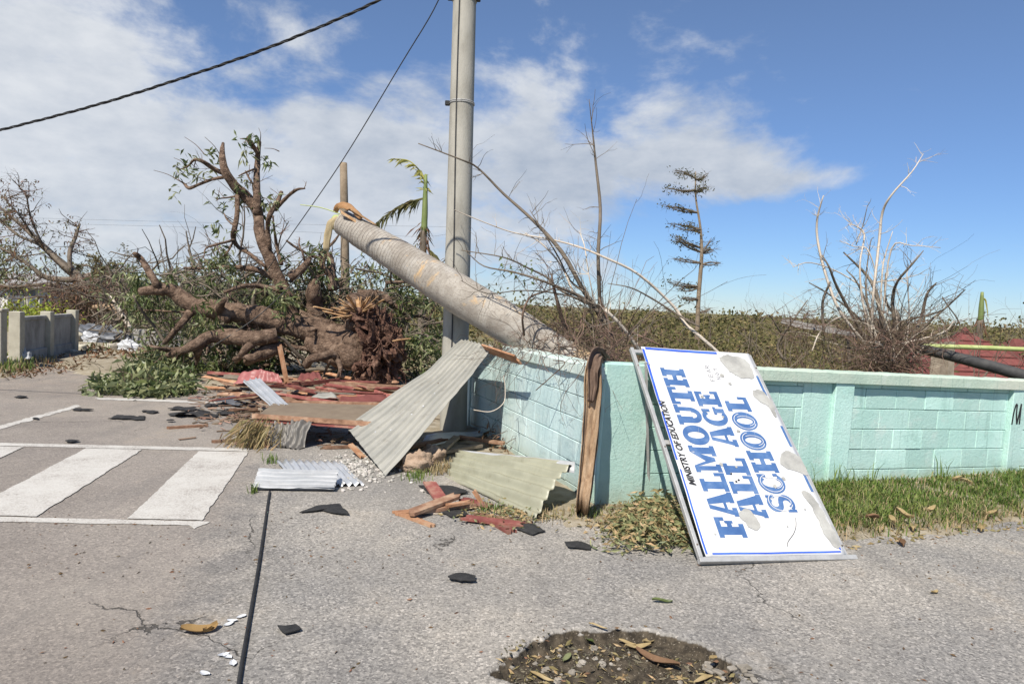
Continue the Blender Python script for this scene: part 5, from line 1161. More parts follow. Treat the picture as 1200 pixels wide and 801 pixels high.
# ------------------------------------------------------------------ single leaves
def bigleaf(p, yaw, L, W, mat, label, group='fallen leaves on the asphalt', curl=0.25, name='fallen_leaf'):
    mb = MB(); n = 7; v = []; f = []; seed = random.random()*20
    for i in range(n):
        t = i/(n-1); w = W*math.sin(math.pi*(0.06+0.90*t))**0.8*(1+.25*nz((t*3, seed), 1))
        for j in (-1, -.5, 0, .5, 1):
            v.append((L*(t-0.5), j*w/2, curl*W*(abs(j)**1.5)*0.8+L*0.10*curl*math.sin(t*5+seed)*1.5+0.3*curl*W*(t-.5)**2*4+0.006))
    for i in range(n-1):
        for j in range(4): f.append((i*5+j, (i+1)*5+j, (i+1)*5+j+1, i*5+j+1))
    v = np.array(v); v[:, 2] -= v[:, 2].min()-0.003
    R_ = np.array(Matrix.Rotation(yaw, 3, 'Z')); mb.add(v@R_.T+np.asarray(p), f)
    o = mb.build(name, mat, smooth=True, label=label, cat='leaf', group=group); return o
bigleaf(G(230, 741), 0.3, 0.14, 0.075, M_TANLEAF, 'large curled tan leaf beside the black cable', None, 0.32)
bigleaf(G(247, 739), 1.2, 0.09, 0.05, M_TANLEAF, 'small tan leaf folded against the large curled tan leaf', None, 0.4)
bigleaf(G(776, 706), 0.1, 0.12, 0.035, M_LEAF, 'fresh green leaf alone on the asphalt between sign and pothole', None, 0.4)
bigleaf(G(836, 772), 0.5, 0.05, 0.03, M_LEAFD, 'small yellowish leaf beside the cracked pothole rim', None, 0.4)
bigleaf(G(1095, 695), 0.5, 0.07, 0.03, M_LEAFD, 'small olive leaf alone on the asphalt in front of the grass', None, 0.4)
bigleaf(G(480, 703)+0, 0.4, 0.03, 0.02, M_RAWWOOD, 'tiny orange chip alone on the apron', None, 0.2)
for x, y, yw, L, W, m_, lb in ((690, 748, 1.9, .10, .03, M_LEAF, 'upright green leaf at the back of the pothole'), (665, 765, 1.0, .08, .03, M_LEAFP, 'pale green leaf on the left of the pothole'), (770, 770, -0.7, .24, .06, M_LEAFB, 'broad pinkish brown leaf lying in the pothole'),
                             (748, 755, 0.2, .14, .04, M_LEAFD, 'yellow leaf at the rear rim of the pothole'), (762, 748, 0.7, .12, .04, M_LEAFD, 'folded yellow leaf behind the brown pothole leaf'), (825, 790, 0.5, .12, .03, M_LEAFD, 'narrow yellow leaf at the right rim of the pothole'), (735, 751, -.4, .09, .03, M_LEAFD, 'dry leaf at the middle of the pothole rim'),
                             (690, 795, 0.2, .07, .035, M_LEAFP, 'pale oval leaf at the bottom of the pothole'), (635, 790, -0.5, .12, .03, M_LEAFD, 'dry leaf among the pothole stones'), (700, 745, -0.4, .10, .02, M_LEAFD, 'thin dry stalk leaf at the pothole rear')):
    g = G(x, y, -0.04); g[2] = road_z(g[0], g[1])+0.006; bigleaf(g, yw, L, W, m_, lb, 'leaves in the pothole', 0.3)
pm = MB(); pm2 = MB()
for k in range(800):
    a = random.random()*6.283; q = random.random()**.5*0.97; x, y = PC[0]+0.56*q*math.cos(a), PC[1]+0.36*q*math.sin(a)
    if random.random() > 0.35+0.65*q: continue
    leafset(pm if random.random() < .6 else pm2, [(x, y, road_z(x, y)+.006)], [rng.normal(size=3)*np.array([1, 1, .25])], random.uniform(.02, .065), random.uniform(.008, .02), .1)
for k in range(700):
    a = random.random()*6.283; q = random.uniform(.5, 1.02); x, y = PC[0]+0.57*q*math.cos(a), PC[1]+0.37*q*math.sin(a); r = random.uniform(.002, .006); lumpy(pm2, (x, y, road_z(x, y)+r*.4), (r, r, r*.7), 5, 4, .4, 1.5, k)
pm.build('pothole_leaf_litter', M_LEAFD, kind='stuff', label='yellowing leaf scraps lying in the pothole', cat='litter'); pm2.build('pothole_grit', M_GRIT, kind='stuff', label='dark grit and leaf crumbs in the pothole', cat='grit')
sc = MB()
for k in range(520):                                     # tiny scattered bits on the asphalt
    x = random.uniform(20, 1190); y = 800-abs(random.gauss(0, 75)) if random.random() < .35 else random.uniform(600, 680)
    if y < 560: continue
    g = G(x, y)
    if verge_a(g[0], g[1]) > 0.05: continue
    g[2] = 0.004; L = random.uniform(0.008, 0.035); a = random.random()*6.28
    leafset(sc, [g], [(math.cos(a), math.sin(a), 0.05)], L, L*0.4, 0)
sc.build('leaf_litter', M_LEAFB, kind='stuff', label='tiny dead leaf scraps scattered over the asphalt', cat='litter')
for k, (x, y) in enumerate(((268, 732), (272, 728), (266, 770), (273, 778), (262, 768), (240, 790), (283, 723))):
    bigleaf(G(x, y), random.random()*6, 0.05, 0.03, M_PLASTIC, 'white scrap of torn paper beside the black cable', 'paper scraps beside the cable', 0.2, 'paper_scrap')['category'] = 'paper'
for k, (x, y) in enumerate(((1045, 612), (1060, 606), (1070, 620), (1022, 608), (1090, 600), (1160, 605), (1122, 563), (1130, 566), (1056, 638), (1150, 622))):
    g = G(x, y); s_, t_ = tr_s(g[0], g[1]); g[2] = max(0.004, verge_z(g[0], g[1])+(0.03 if verge_a(g[0], g[1]) > .3 else 0.005))
    g = G(x, y, g[2]); bigleaf(g, random.random()*6, random.uniform(.09, .16), 0.05, random.choice((M_LEAFD, M_LEAFD, M_LEAFB)), 'dry curled leaf caught in the grass below the mint wall', 'dry leaves in the grass', 0.7)
# ------------------------------------------------------------------ grass and leaf heaps
def blades(mb, pts, h, w=0.006, lean=0.45):
    n = len(pts); p = np.asarray(pts, float); a = rng.random(n)*6.283; h = h*(0.5+0.9*rng.random(n)); ln = lean*(0.3+rng.random(n))
    d = np.column_stack([np.cos(a), np.sin(a), np.zeros(n)]); s = np.column_stack([-np.sin(a), np.cos(a), np.zeros(n)])*(w*(0.6+0.8*rng.random(n)))[:, None]/2
    b0, b1 = p-s, p+s; m0 = p+d*(h*ln*0.35)[:, None]+np.array([0, 0, 1])*(h*0.6)[:, None]; tip = p+d*(h*ln)[:, None]+np.array([0, 0, 1])*(h*(1-0.3*ln))[:, None]
    v = np.stack([b0, b1, m0+s*0.8, m0-s*0.8, tip], 1).reshape(-1, 3); i = np.arange(n)[:, None]*5
    k = mb.n; mb.add(v, np.concatenate([i+np.array([[0, 1, 2]]), i+np.array([[0, 2, 3]]), i+np.array([[3, 2, 4]])], 1).reshape(-1, 3))
gg, gd = MB(), MB(); pg, pdr = [], []
for k in range(38000):
    s = random.uniform(1.05, 7.5) if random.random() < 0.8 else random.uniform(1.05, 3.8); t = random.uniform(0.02, 1.28)
    xy = WC+WR*s+NR*t; a = verge_a(*xy); patch = nz((xy[0], xy[1]), 1.6, 5)+0.5*nz((xy[0], xy[1]), 5, 2)
    dens = sstep(-0.03, 0.35, a)*(0.60+1.2*patch+0.45*(t < 0.85))
    if random.random() > dens: continue
    (pdr if random.random() < 0.16+0.45*sstep(0.5, 0.05, a) else pg).append((*xy, verge_z(*xy)-0.005))
blades(gg, pg, 0.085, 0.008, 0.75); blades(gd, pdr, 0.09, 0.006, 0.7)
tall = [(*(WC+WR*random.gauss(c, 0.05)+NR*random.uniform(0.02, 0.15)), 0.05) for c in (2.05, 2.5, 2.1, 2.6, 2.9, 3.9) for _ in range(14)]
blades(gg, tall, 0.24, 0.009, 0.5)
for cx, cy, n, sd in ((512, 552, 260, 9), (530, 548, 160, 7), (490, 560, 120, 8), (296, 577, 40, 3), (645, 606, 120, 12), (570, 598, 60, 10), (318, 541, 60, 5), (690, 605, 90, 8)):
    q = [G(random.gauss(cx, sd), random.gauss(cy, sd*0.35)) for _ in range(n)]; blades(gg if random.random() < .8 else gd, [(*p[:2], 0.0) for p in q], 0.075, 0.006)
dz = [(*(WC+WR*random.uniform(-0.3, 1.5)+NR*random.uniform(0.02, 0.8)), 0.015) for _ in range(1500)]; blades(gd, [q for q in dz if verge_a(q[0], q[1]) > 0.05], 0.05, 0.006, 0.9)
for (x0, x1, y0, y1, n) in ((0, 120, 424, 444, 700), (0, 40, 420, 440, 300), (100, 200, 408, 420, 300)):
    q = [G(random.uniform(x0, x1), random.uniform(y0, y1)) for _ in range(n)]; blades(gg if random.random() < .5 else gd, [(*p[:2], lverge_z(p[0], p[1])) for p in q if lverge_z(p[0], p[1]) > 0], 0.14, 0.018)
gg.build('grass', M_GRASS, kind='stuff', label='green grass growing along the foot of the mint wall', cat='grass')
gd.build('dry_grass', M_GRASSD, kind='stuff', label='yellow dry grass mixed into the verge', cat='grass')
hl = MB(); hd = MB()
for k in range(2300):                                    # wilted leaf heap left of the sign
    x = random.gauss(762, 26); y = random.gauss(622, 14)
    if x > 806+(y-600)*0.2 or y > 652: continue
    g = G(x, y); g[2] = random.random()*0.16*math.exp(-((x-765)/38)**2); a = rng.normal(size=3)*np.array([1, 1, 0.35])
    leafset(hl if random.random() < .55 else hd, [g+np.array([0, 0, 0.015])], [a], random.uniform(.04, .09), random.uniform(.015, .03), 0.3)
for k in range(900):
    s, t = random.uniform(-0.3, 7), 0; e = 0.55+0.68*sstep(-0.3, 1.0, s); t = e-abs(random.gauss(0, 0.22))+0.06; xy = WC+WR*s+NR*t
    if verge_a(*xy) < -0.25: continue
    leafset(hd, [(*xy, max(0.006, verge_z(*xy)+0.01))], [rng.normal(size=3)*np.array([1, 1, 0.25])], random.uniform(.03, .08), random.uniform(.012, .028), 0.2)
for k in range(500):
    g = G(random.gauss(595, 30), random.gauss(603, 8)); leafset(hd if random.random() < .7 else hl, [(g[0], g[1], 0.012+0.02*random.random())], [rng.normal(size=3)*np.array([1, 1, 0.3])], random.uniform(.03, .07), .02, 0.2)
hl.build('wilted_leaf_heap', M_LEAFP, kind='stuff', label='heap of wilted green leaves at the left foot of the sign', cat='leaves')
hd.build('dry_leaf_heap', M_LEAFD, kind='stuff', label='dry yellow leaves strewn along the verge edge', cat='leaves')
bw = MB(); bwl = MB(); q = G(598, 524); bh = thing('brushwood', (q[0], q[1], 0), 'small heap of twigs and dead leaves added to darken the foot of the blue wall', 'brushwood')  # dark debris added where shadow and litter darken the soil
for k in range(70):
    g = G(random.gauss(594, 13), random.gauss(521, 5)); g[2] = random.random()*.16
    if tl_s(g[0], g[1])[1] < .06: continue
    grow(bw, g, rng.normal(size=3)*np.array([1, 1, .5])+np.array([0, 0, .2]), random.uniform(.12, .35), .005, 1, (1, 3), .8); cluster(bwl, g, 5, .07, .03, .05, (0, 0, 0))
bw.build('twigs', M_TWIG, bh, kind='stuff'); bwl.build('dead_leaves', M_LEAFB, bh, kind='stuff')
for k, (a, b) in enumerate((((470, 526), (520, 515)), ((500, 532), (560, 522)), ((540, 512), (590, 519)), ((520, 525), (535, 512)))):  # boards added to darken ground that is only shaded here
    plank(a, b, .08, .03, M_GREYWOOD if k % 2 else M_RAWWOOD, 'board added to deepen the shade behind the big leaning sheet', .03+.03*k, .05+.02*k, group='boards added to deepen the shade behind the leaning sheet')
# dry frond bundle at the left end of the panel
fb = MB()
for k in range(420):
    g = G(random.gauss(303, 6), 523); p = g+np.array([random.gauss(0, .08), random.gauss(0, .1), random.random()*0.33]); leafset(fb, [p], [np.array([random.gauss(-.5, .3), random.gauss(0, .4), random.gauss(-.9, .4)])], random.uniform(.15, .35), random.uniform(.006, .016), 0.3)
fb.build('dry_frond', M_LEAFD, label='bundle of dry palm fibres at the left end of the brown panel', cat='frond')

# ------------------------------------------------------------------ bare branches behind the blue wall
TD = zoomer(540, 160, 2.967)
def gz(p): return ground_z(p[0], p[1])
bb = P(720, 430, 7.6); bush = thing('bare_shrub', (bb[0], bb[1], gz(bb)), 'wind-stripped brown shrub with long whippy stems behind the blue wall corner', 'shrub')
def stems(root, zf, items, d, mats, tw_n, tw_l, wf=1.0, lvl=1, kids=(1, 3), rr=0.005, up=0.25, seedd=0.4):
    tws = {}
    for pts, m_ in items:
        mb = MB(); d0 = d+random.uniform(-seedd, seedd)
        p, r = limb(mb, zf, pts, d, d0, 6, 4, 0.12, 12, 0.15, wf=wf); mb.build('stem', m_, root, smooth=True)
        t = tws.setdefault(id(m_), (MB(), m_))[0]; sprout(t, p, r, int(tw_n*len(pts)/5), tw_l, lvl, None, up, 0.05, rr=rr, kids=kids, spread=0.6)
    for t, m_ in tws.values():
        if t.v: t.build('twigs', m_, root, kind='stuff')
M_TW1 = M_BARK2
stems(bush, TD, [
 ([(530, 860, 24), (515, 750, 22), (520, 690, 22), (480, 610, 20), (430, 540, 15), (350, 400, 13), (250, 290, 10), (150, 200, 8), (60, 110, 6), (0, 80, 5), (-148, 24, 3)], M_TW1),
 ([(505, 860, 16), (490, 700, 14), (485, 600, 13), (480, 500, 13), (478, 400, 12), (485, 250, 11), (470, 100, 8), (460, 0, 5), (446, -130, 2)], M_TW1),
 ([(480, 610, 14), (430, 565, 12), (380, 540, 10), (280, 500, 8), (180, 470, 6), (80, 450, 4), (20, 400, 2)], M_TW1),
 ([(460, 590, 9), (340, 530, 7), (300, 490, 7), (240, 460, 6), (150, 420, 5), (0, 395, 3)], M_TW1),
 ([(385, 860, 16), (370, 700, 14), (340, 590, 12), (320, 510, 9), (315, 480, 4)], M_TWIG),
 ([(430, 540, 8), (380, 500, 6), (340, 420, 5), (280, 320, 4), (240, 255, 2)], M_TW1),
 ([(390, 540, 7), (350, 450, 6), (290, 380, 5), (225, 335, 3)], M_PALE),
 ([(485, 590, 8), (400, 560, 6), (300, 540, 5), (200, 535, 4), (90, 545, 3), (0, 500, 2)], M_TW1),
 ([(220, 690, 8), (215, 620, 7), (240, 560, 7), (290, 540, 5), (340, 520, 3)], M_TWIG),
 ([(470, 600, 5), (445, 480, 4), (430, 380, 4), (410, 325, 2)], M_PALE),
 ([(520, 860, 12), (525, 700, 11), (505, 620, 8), (480, 560, 6)], M_TWIG),
 ([(640, 770, 12), (560, 660, 11), (500, 600, 10)], M_PALE),
 ([(720, 740, 9), (640, 700, 9), (560, 670, 8), (480, 660, 5), (380, 665, 3)], M_TWIG),
], 7.5, None, 12, 0.30, 1.1)
pw = thing('pale_branch', (P(850, 440, 7.0)[0], P(850, 440, 7.0)[1], 0), 'long pale stripped branch arching over the sign from behind the mint wall', 'branch')
stems(pw, TD, [([(960, 830, 11), (920, 775, 11), (850, 710, 13), (780, 650, 13), (740, 590, 12), (620, 480, 11), (500, 420, 10), (400, 380, 8), (300, 355, 7), (170, 330, 5), (0, 265, 4), (-20, 255, 3)], M_PALE),
 ([(830, 660, 7), (790, 640, 7), (740, 610, 8), (660, 560, 7), (590, 525, 5), (510, 510, 3)], M_TW1)], 7.3, None, 3, 0.18, 0.9)
def arcs(root, px, py, d, n, r, Lr, mats_, spread=1.0):
    for m_ in mats_:
        mb = MB()
        for _ in range(n):
            p = P(px+random.gauss(0, 10), py, d+random.gauss(0, .25)); dr = np.array([random.gauss(0, .75*spread), random.gauss(0, .4), 1.0]); L = random.uniform(*Lr)
            grow(mb, p, dr, L, r*random.uniform(.7, 1.3), 1, (2, 5), .35, -.25, None, .35, 4, .5, 7)
        mb.build('thin_stems', m_, root, kind='stuff')
arcs(bush, 712, 415, 7.6, 16, .006, (.7, 1.7), (M_TW1, M_TWIG)); arcs(bush, 640, 420, 7.7, 14, .004, (.4, 1.0), (M_TW1, M_TWIG), 1.5)
lv = MB()
for a, b in ((140, 455), (150, 470), (205, 475), (210, 485), (250, 490), (225, 450)):
    cluster(lv, P(*TD(a, b), 7.5), 7, 0.07, 0.025, 0.05, (0, 0, .2))
lv.build('leaves', M_LEAF, bush)
tg = MB()
for k in range(330):                                     # low tangle lying along the wall top
    x = random.triangular(560, 760, 670); y = random.uniform(378, 425) if x > 630 else random.uniform(392, 420); p = P(x, y, random.uniform(6.5, 8.6) if x > 660 else random.uniform(7.4, 8.4))
    if inside(p[0], p[1]) < 0.1: continue
    grow(tg, p, rng.normal(size=3)*np.array([1, .8, .6]), random.uniform(.2, .7), random.uniform(.003, .007), 1, (1, 3), 0.8, -0.3, None, .6, 4, .9)
for k in range(34):                                      # vines hanging down the face of the blue wall
    s_ = random.uniform(0.7, 3.3); p0 = WC+WLD*(WL_LEN-s_ if False else random.uniform(0.15, 2.6)); p = np.array([*(p0+NL*0.05), 1.19])
    grow(tg, p, np.array([*NL*0.25, random.uniform(-.9, .2)])+rng.normal(size=3)*.3, random.uniform(.25, .8), .0035, 1, (1, 3), 0.9, -0.7, None, .6, 4, .8, 6)
tg.build('tangle', M_TWIG, bush, kind='stuff')
wire('hanging_vine', [P(590, 440, 7.0), P(592, 455, 7.0), P(590, 472, 6.95), P(575, 482, 6.9), P(555, 480, 6.9)], 0.005, M_PALE, 'pale curling vine hanging in front of the shaded blue wall', 5)['category'] = 'vine'
wire('hanging_vine', [P(648, 422, 6.2), P(662, 425, 6.1), P(645, 442, 6.2), P(628, 457, 6.3)], 0.0045, M_TWIG, 'brown vine looping down over the blue wall coping', 5)['category'] = 'vine'
# ------------------------------------------------------------------ thin tiered tree
TE = zoomer(770, 190, 3.64); dt = 21.0
tt = P(816, 420, dt); tz = gz(tt); tier = thing('tiered_tree', (tt[0], tt[1], tz), 'slender storm-thinned tree with flat tiers of dark leaves', 'tree')
mb = MB(); p, r = limb(mb, TE, [(170, 960, 24), (170, 800, 22), (172, 700, 21), (178, 560, 18), (190, 400, 15), (185, 280, 11), (165, 150, 8), (165, 40, 4)], dt, dt, 8, 4, .08, 2, 0); mb.build('trunk', M_TANBARK, tier, smooth=True)
tr_m = MB(); tl_m = MB()
def tierb(y, x0, L, dy, leafy, up=0):
    a = P(*TE(x0, y), dt); 
    for k in range(3):
        dd_ = dt+random.uniform(-1.2, 1.2)*abs(L)/140; b = P(*TE(x0+L*random.uniform(.75, 1.0), y+dy*random.uniform(.6, 1.2)), dd_); m_ = (a+b)/2+np.array([0, 0, random.uniform(-.1, .05)])
        tube(tr_m, [a, m_, b], [.03, .018, .008], 4, 3); pth = smoothpath(np.array([a, m_, b]), 8)
        for j in range(11):
            q = pth[random.randint(4, len(pth)-1)]; grow(tr_m, q, rng.normal(size=3)*np.array([1, 1, .3]), .28, .006, 0); 
            if random.random() < leafy:
                for _ in range(2): cluster(tl_m, q+rng.normal(size=3)*np.array([.13, .13, .05]), 3, .09, .04, .05, (0, 0, 0), 0)
for y, x0, L, dy, lf in ((70, 165, -85, -32, .9), (75, 165, 55, -25, .8), (120, 165, -128, -10, 1.0), (125, 166, 50, -25, .7), (215, 172, -150, -30, .8), (285, 185, -145, -20, .6), (300, 185, -60, -40, .8), (365, 188, -130, -40, .6), (385, 190, -135, -65, .55), (385, 190, 50, -65, .25), (388, 192, 60, -15, .4), (430, 190, -125, -25, .25), (435, 192, 85, -5, .25), (530, 180, -140, -30, .5), (535, 180, -100, 10, .4), (585, 178, -85, -8, .25), (690, 172, -160, -60, .2), (640, 176, 60, -20, .1)):
    tierb(y, x0, L, dy, lf*0.5)
tr_m.build('branches', M_BARK2, tier); tl_m.build('foliage', simple('dark_leaf', [(0.055, 0.06, 0.022), (0.11, 0.105, 0.042)], 5, .6, 0, island=.3, transl=.2), tier, kind='stuff')
# ------------------------------------------------------------------ bare bush on the right
TF = zoomer(880, 180, 2.859); df = 9.2
fb_ = P(1035, 440, df); rbush = thing('bare_shrub', (fb_[0], fb_[1], gz(fb_)), 'bare spiky shrub with bleached stems rising above the mint wall', 'shrub')
stems(rbush, TF, [
 ([(400, 700, 9), (405, 560, 9), (410, 470, 8), (420, 380, 8), (430, 290, 8), (440, 200, 7), (470, 140, 6), (540, 60, 4), (578, 0, 2)], M_PALE),
 ([(400, 660, 10), (300, 530, 9), (255, 420, 8), (225, 300, 7), (222, 220, 6), (243, 140, 3)], M_PALE),
 ([(410, 640, 6), (375, 500, 6), (365, 370, 5), (380, 270, 5), (345, 240, 3), (325, 236, 2)], M_PALE), ([(352, 305, 3), (375, 240, 3), (390, 175, 2)], M_PALE),
 ([(420, 400, 3), (390, 320, 4), (350, 312, 3), (298, 292, 2)], M_PALE), ([(440, 560, 5), (470, 320, 5), (540, 308, 3), (635, 315, 2)], M_PALE),
 ([(430, 600, 5), (440, 400, 5), (450, 340, 4), (475, 260, 2)], M_PALE), ([(425, 480, 4), (300, 400, 4), (200, 365, 3), (140, 380, 2)], M_PALE), ([(490, 640, 7), (640, 600, 5), (680, 560, 4)], M_PALE),
 ([(205, 660, 4), (230, 600, 5), (280, 555, 5), (320, 545, 3)], M_PALE), ([(420, 430, 4), (500, 420, 4), (560, 405, 2)], M_PALE),
 ([(460, 720, 22), (470, 640, 20), (440, 560, 13), (420, 470, 12), (390, 410, 9), (310, 330, 4)], M_TW1), ([(475, 620, 20), (490, 540, 16), (465, 520, 10), (450, 480, 8), (452, 400, 6)], M_TW1),
 ([(480, 560, 10), (475, 490, 10), (490, 430, 8), (540, 370, 7), (578, 325, 3)], M_TW1), ([(530, 640, 10), (570, 550, 10), (590, 470, 8), (622, 432, 4)], M_TW1),
 ([(540, 620, 8), (600, 560, 7), (660, 510, 5), (718, 455, 3)], M_TW1), ([(420, 680, 11), (350, 560, 9), (290, 450, 8), (262, 380, 6), (238, 340, 4)], M_TW1), ([(245, 600, 7), (240, 500, 8), (265, 430, 6)], M_TW1),
 ([(450, 640, 8), (340, 530, 6), (260, 470, 5), (195, 432, 3)], M_TW1), ([(440, 620, 8), (360, 440, 5), (320, 390, 3)], M_TW1), ([(470, 620, 8), (520, 560, 6), (600, 540, 5), (650, 520, 3)], M_TW1),
 ([(430, 640, 6), (395, 520, 6), (385, 430, 5), (400, 300, 3), (412, 280, 2)], M_TW1), ([(520, 640, 5), (530, 540, 4), (522, 400, 3)], M_PALE), ([(560, 640, 5), (700, 590, 4), (640, 480, 3)], M_TW1),
 ([(110, 690, 8), (90, 640, 8), (140, 560, 5), (190, 490, 3)], M_TW1), ([(330, 700, 10), (325, 620, 9)], M_TW1), ([(100, 600, 4), (60, 540, 4), (30, 570, 2)], M_TW1),
], df, None, 11, .28, 1.1)
arcs(rbush, 1038, 425, 9.2, 16, .007, (.8, 1.7), (M_TW1, M_PALE, M_TWIG)); arcs(rbush, 980, 425, 9.4, 10, .005, (.5, 1.1), (M_TW1, M_TWIG), 1.3)
tg = MB()
for k in range(420):
    x = random.triangular(1000, 1085, 1040); y = random.uniform(388, 436); p = P(x, y, random.uniform(8.4, 10)); grow(tg, p, rng.normal(size=3)*np.array([1, .8, .7]), random.uniform(.2, .6), random.uniform(.004, .008), 1, (1, 3), .8, -.2, None, .6, 4, .9)
for k in range(170):
    x = random.uniform(910, 1120); y = random.uniform(360, 400); p = P(x, y, random.uniform(8.6, 10)); grow(tg, p, rng.normal(size=3)*np.array([1, .8, .5]), random.uniform(.3, .7), random.uniform(.003, .006), 1, (1, 3), .7, 0, None, .6, 4, .9)
tg.build('tangle', M_TWIG, rbush, kind='stuff')
sheet('fallen_roof_sheet', [P(915, 378, 10.6), P(1010, 398, 10.2), P(1008, 391, 10.9), P(917, 373, 11.3)], 5, .02, M_DULL, 'dark rusted roof sheet lodged in the bare shrub above the mint wall', 'u', nv=10, warp=.05, seed=41)
mb = MB(); tube(mb, [P(1018, 402, 9.9), P(1075, 408, 9.7), P(1150, 426, 9.4), P(1230, 449, 9.1), P(1330, 480, 8.8)], [.055, .07, .08, .085, .085], 10, 4, .06, 6); mb.build('dark_pole', M_DARKPOLE, smooth=True, label='thick dark pole lying slanted above the coping of the mint wall', cat='pole')
mb = MB(); tube(mb, [P(1072, 405, 10.4), P(1130, 406.5, 10.4), P(1220, 410, 10.4), P(1320, 415, 10.4)], [.032, .035, .035, .035], 8, 3, .06, 9); mb.build('green_stalk', M_GREENPOLE, smooth=True, label='pale green palm stalk lying level in front of the red roof', cat='stalk')
# red roofed hut
hp = P(1131, 386, 20.5); hut = thing('red_roof_hut', (hp[0], hp[1], gz(hp)), 'small hut with a red hipped shingle roof behind the mint wall', 'hut')
def hip(mb, ap0, ap1, base, z0, t=0.0):
    (x0, y0), (x1, y1) = base; v = [(x0, y0, z0), (x1, y0, z0), (x1, y1, z0), (x0, y1, z0), ap0, ap1]
    mb.add(v, [(0, 1, 5, 4), (1, 2, 5), (2, 3, 4, 5), (3, 0, 4), (3, 2, 1, 0)])
ez = 0.05
mb = MB(); hip(mb, tuple(hp), (hp[0]+.05, hp[1]+.1, hp[2]), ((hp[0]-1.7, hp[1]-1.7), (hp[0]+1.9, hp[1]+1.9)), ez); roof1 = mb.build('roof', M_ROOFRED, hut)
mb = MB(); hip(mb, (hp[0]+2.2, hp[1]+1.0, hp[2]-.22), (hp[0]+6, hp[1]+1.0, hp[2]-.22), ((hp[0]+1.0, hp[1]-1.5), (hp[0]+8, hp[1]+3)), ez-.05); mb.build('roof', M_ROOFRED, hut)
for k in range(7):                                       # shingle courses
    f_ = (k+0.5)/7; w_ = 1.7*(1-f_)+.03; z_ = ez+(hp[2]-ez)*f_
    mb = MB(); beam(mb, (hp[0]-w_, hp[1]-w_-.01, z_), (hp[0]+w_+.1, hp[1]-w_-.01, z_), .02, .03); mb.build('shingle_course', M_ROOFRED, roof1)
mb = MB(); tube(mb, [hp+np.array([0, 0, -.05]), hp+np.array([0, 0, .07])], [.12, .02], 8); mb.build('finial', M_ROOFRED, roof1)
gzh = gz(hp)
mb = MB(); box(mb, (hp[0]+.1, hp[1]+.1, (gzh+ez)/2-.15), (2.9, 2.9, ez-gzh+.3)); mb.build('wall', M_HOUSEW, hut)
mb = MB(); box(mb, (hp[0]+4.5, hp[1]+.9, (gzh+ez)/2-.2), (6.2, 3.6, ez-gzh+.3)); mb.build('wall', M_HOUSEW, hut)
for k, x in enumerate((1098, 1107, 1115)):
    mb = MB(); beam(mb, P(x, 402, 11.4), P(x-4+k, 450, 11.4), .14, .02, 0.2, 0, .05); mb.build('fence_board', M_GREYWOOD, label='grey upright fence board beside the red roofed hut', cat='board', group='fence boards beside the hut')
# broken palms
def broken_palm(name, label, px, ytop, ybase, d, wpx, frond=True):
    a = P(px, ybase, d); root = thing(name, (a[0], a[1], gz(a)), label, 'palm'); s = d/FPX
    mb = MB(); tube(mb, [np.array([a[0], a[1], gz(a)-.2]), P(px-1, (ytop*.35+ybase*.65), d), P(px, ytop+(ybase-ytop)*.55, d)], [wpx*s*.62, wpx*s*.55, wpx*s*.6], 10, 4, .08, 5); mb.build('trunk', M_BARK2, root, smooth=True)
    mb = MB(); tube(mb, [P(px, ytop+(ybase-ytop)*.55, d), P(px+1, ytop+(ybase-ytop)*.3, d), P(px+2, ytop, d)], [wpx*s*.5, wpx*s*.45, wpx*s*.25], 10, 4, .06, 6); mb.build('crownshaft', M_PALMGREEN, root, smooth=True)
    mb = MB()
    for _ in range(60): leafset(mb, [P(px+random.gauss(0, wpx*.3), ytop+(ybase-ytop)*random.uniform(.42, .65), d)], [np.array([random.gauss(0, .5), random.gauss(0, .5), -1])], random.uniform(.25, .5), .04)
    mb.build('dead_skirt', M_LEAFB, root); return root
p1 = broken_palm('broken_palm', 'short snapped green palm stem beside the red roof', 1149, 342, 405, 24.5, 6.5)
mb = MB(); tube(mb, [P(1150, 350, 24.5), P(1155, 352, 24.5), P(1158, 372, 24.5)], [.04, .03, .01], 5, 3); mb.build('frond', M_YELLOWFROND, p1)
p2 = broken_palm('broken_palm', 'tall green palm with one yellow frond blown over behind the fallen trunk', 497, 205, 330, 21, 7.5)
def frond(root, path, d, mat, Ls, n=40):
    q = smoothpath(np.array([P(x, y, d) for x, y in path]), 8); mb = MB(); tube(mb, q, np.linspace(.035, .012, len(q)), 5)
    for k in range(n):
        i = random.randint(2, len(q)-2); t = q[i+1]-q[i]; t /= np.linalg.norm(t); leafset(mb, [q[i]], [t*.8+np.array([random.gauss(0, .5), random.gauss(0, .5), random.gauss(-.6, .3)])], Ls*random.uniform(.5, 1.1), .05, .4)
    mb.build('frond', mat, root)
frond(p2, [(499, 230), (497, 210), (490, 198), (478, 188), (460, 186)], 21, M_YELLOWFROND, .35, 60)
frond(p2, [(498, 232), (480, 237), (462, 246), (445, 258), (438, 268)], 21, M_SCRUB, .5, 110)
frond(p2, [(499, 300), (480, 310), (465, 330)], 21, M_SCRUB, .5, 60); frond(p2, [(499, 290), (510, 300), (516, 320)], 21, M_SCRUB, .5, 60)
mb = MB(); a = P(404, 400, 19); tube(mb, [np.array([a[0], a[1], -.1]), P(404.5, 320, 19), P(402.5, 191, 19)], [.13, .12, .10], 10, 3, .03, 3); mb.build('wooden_pole', M_TANBARK, smooth=True, label='thin pale pole standing far behind the uprooted tree', cat='pole')

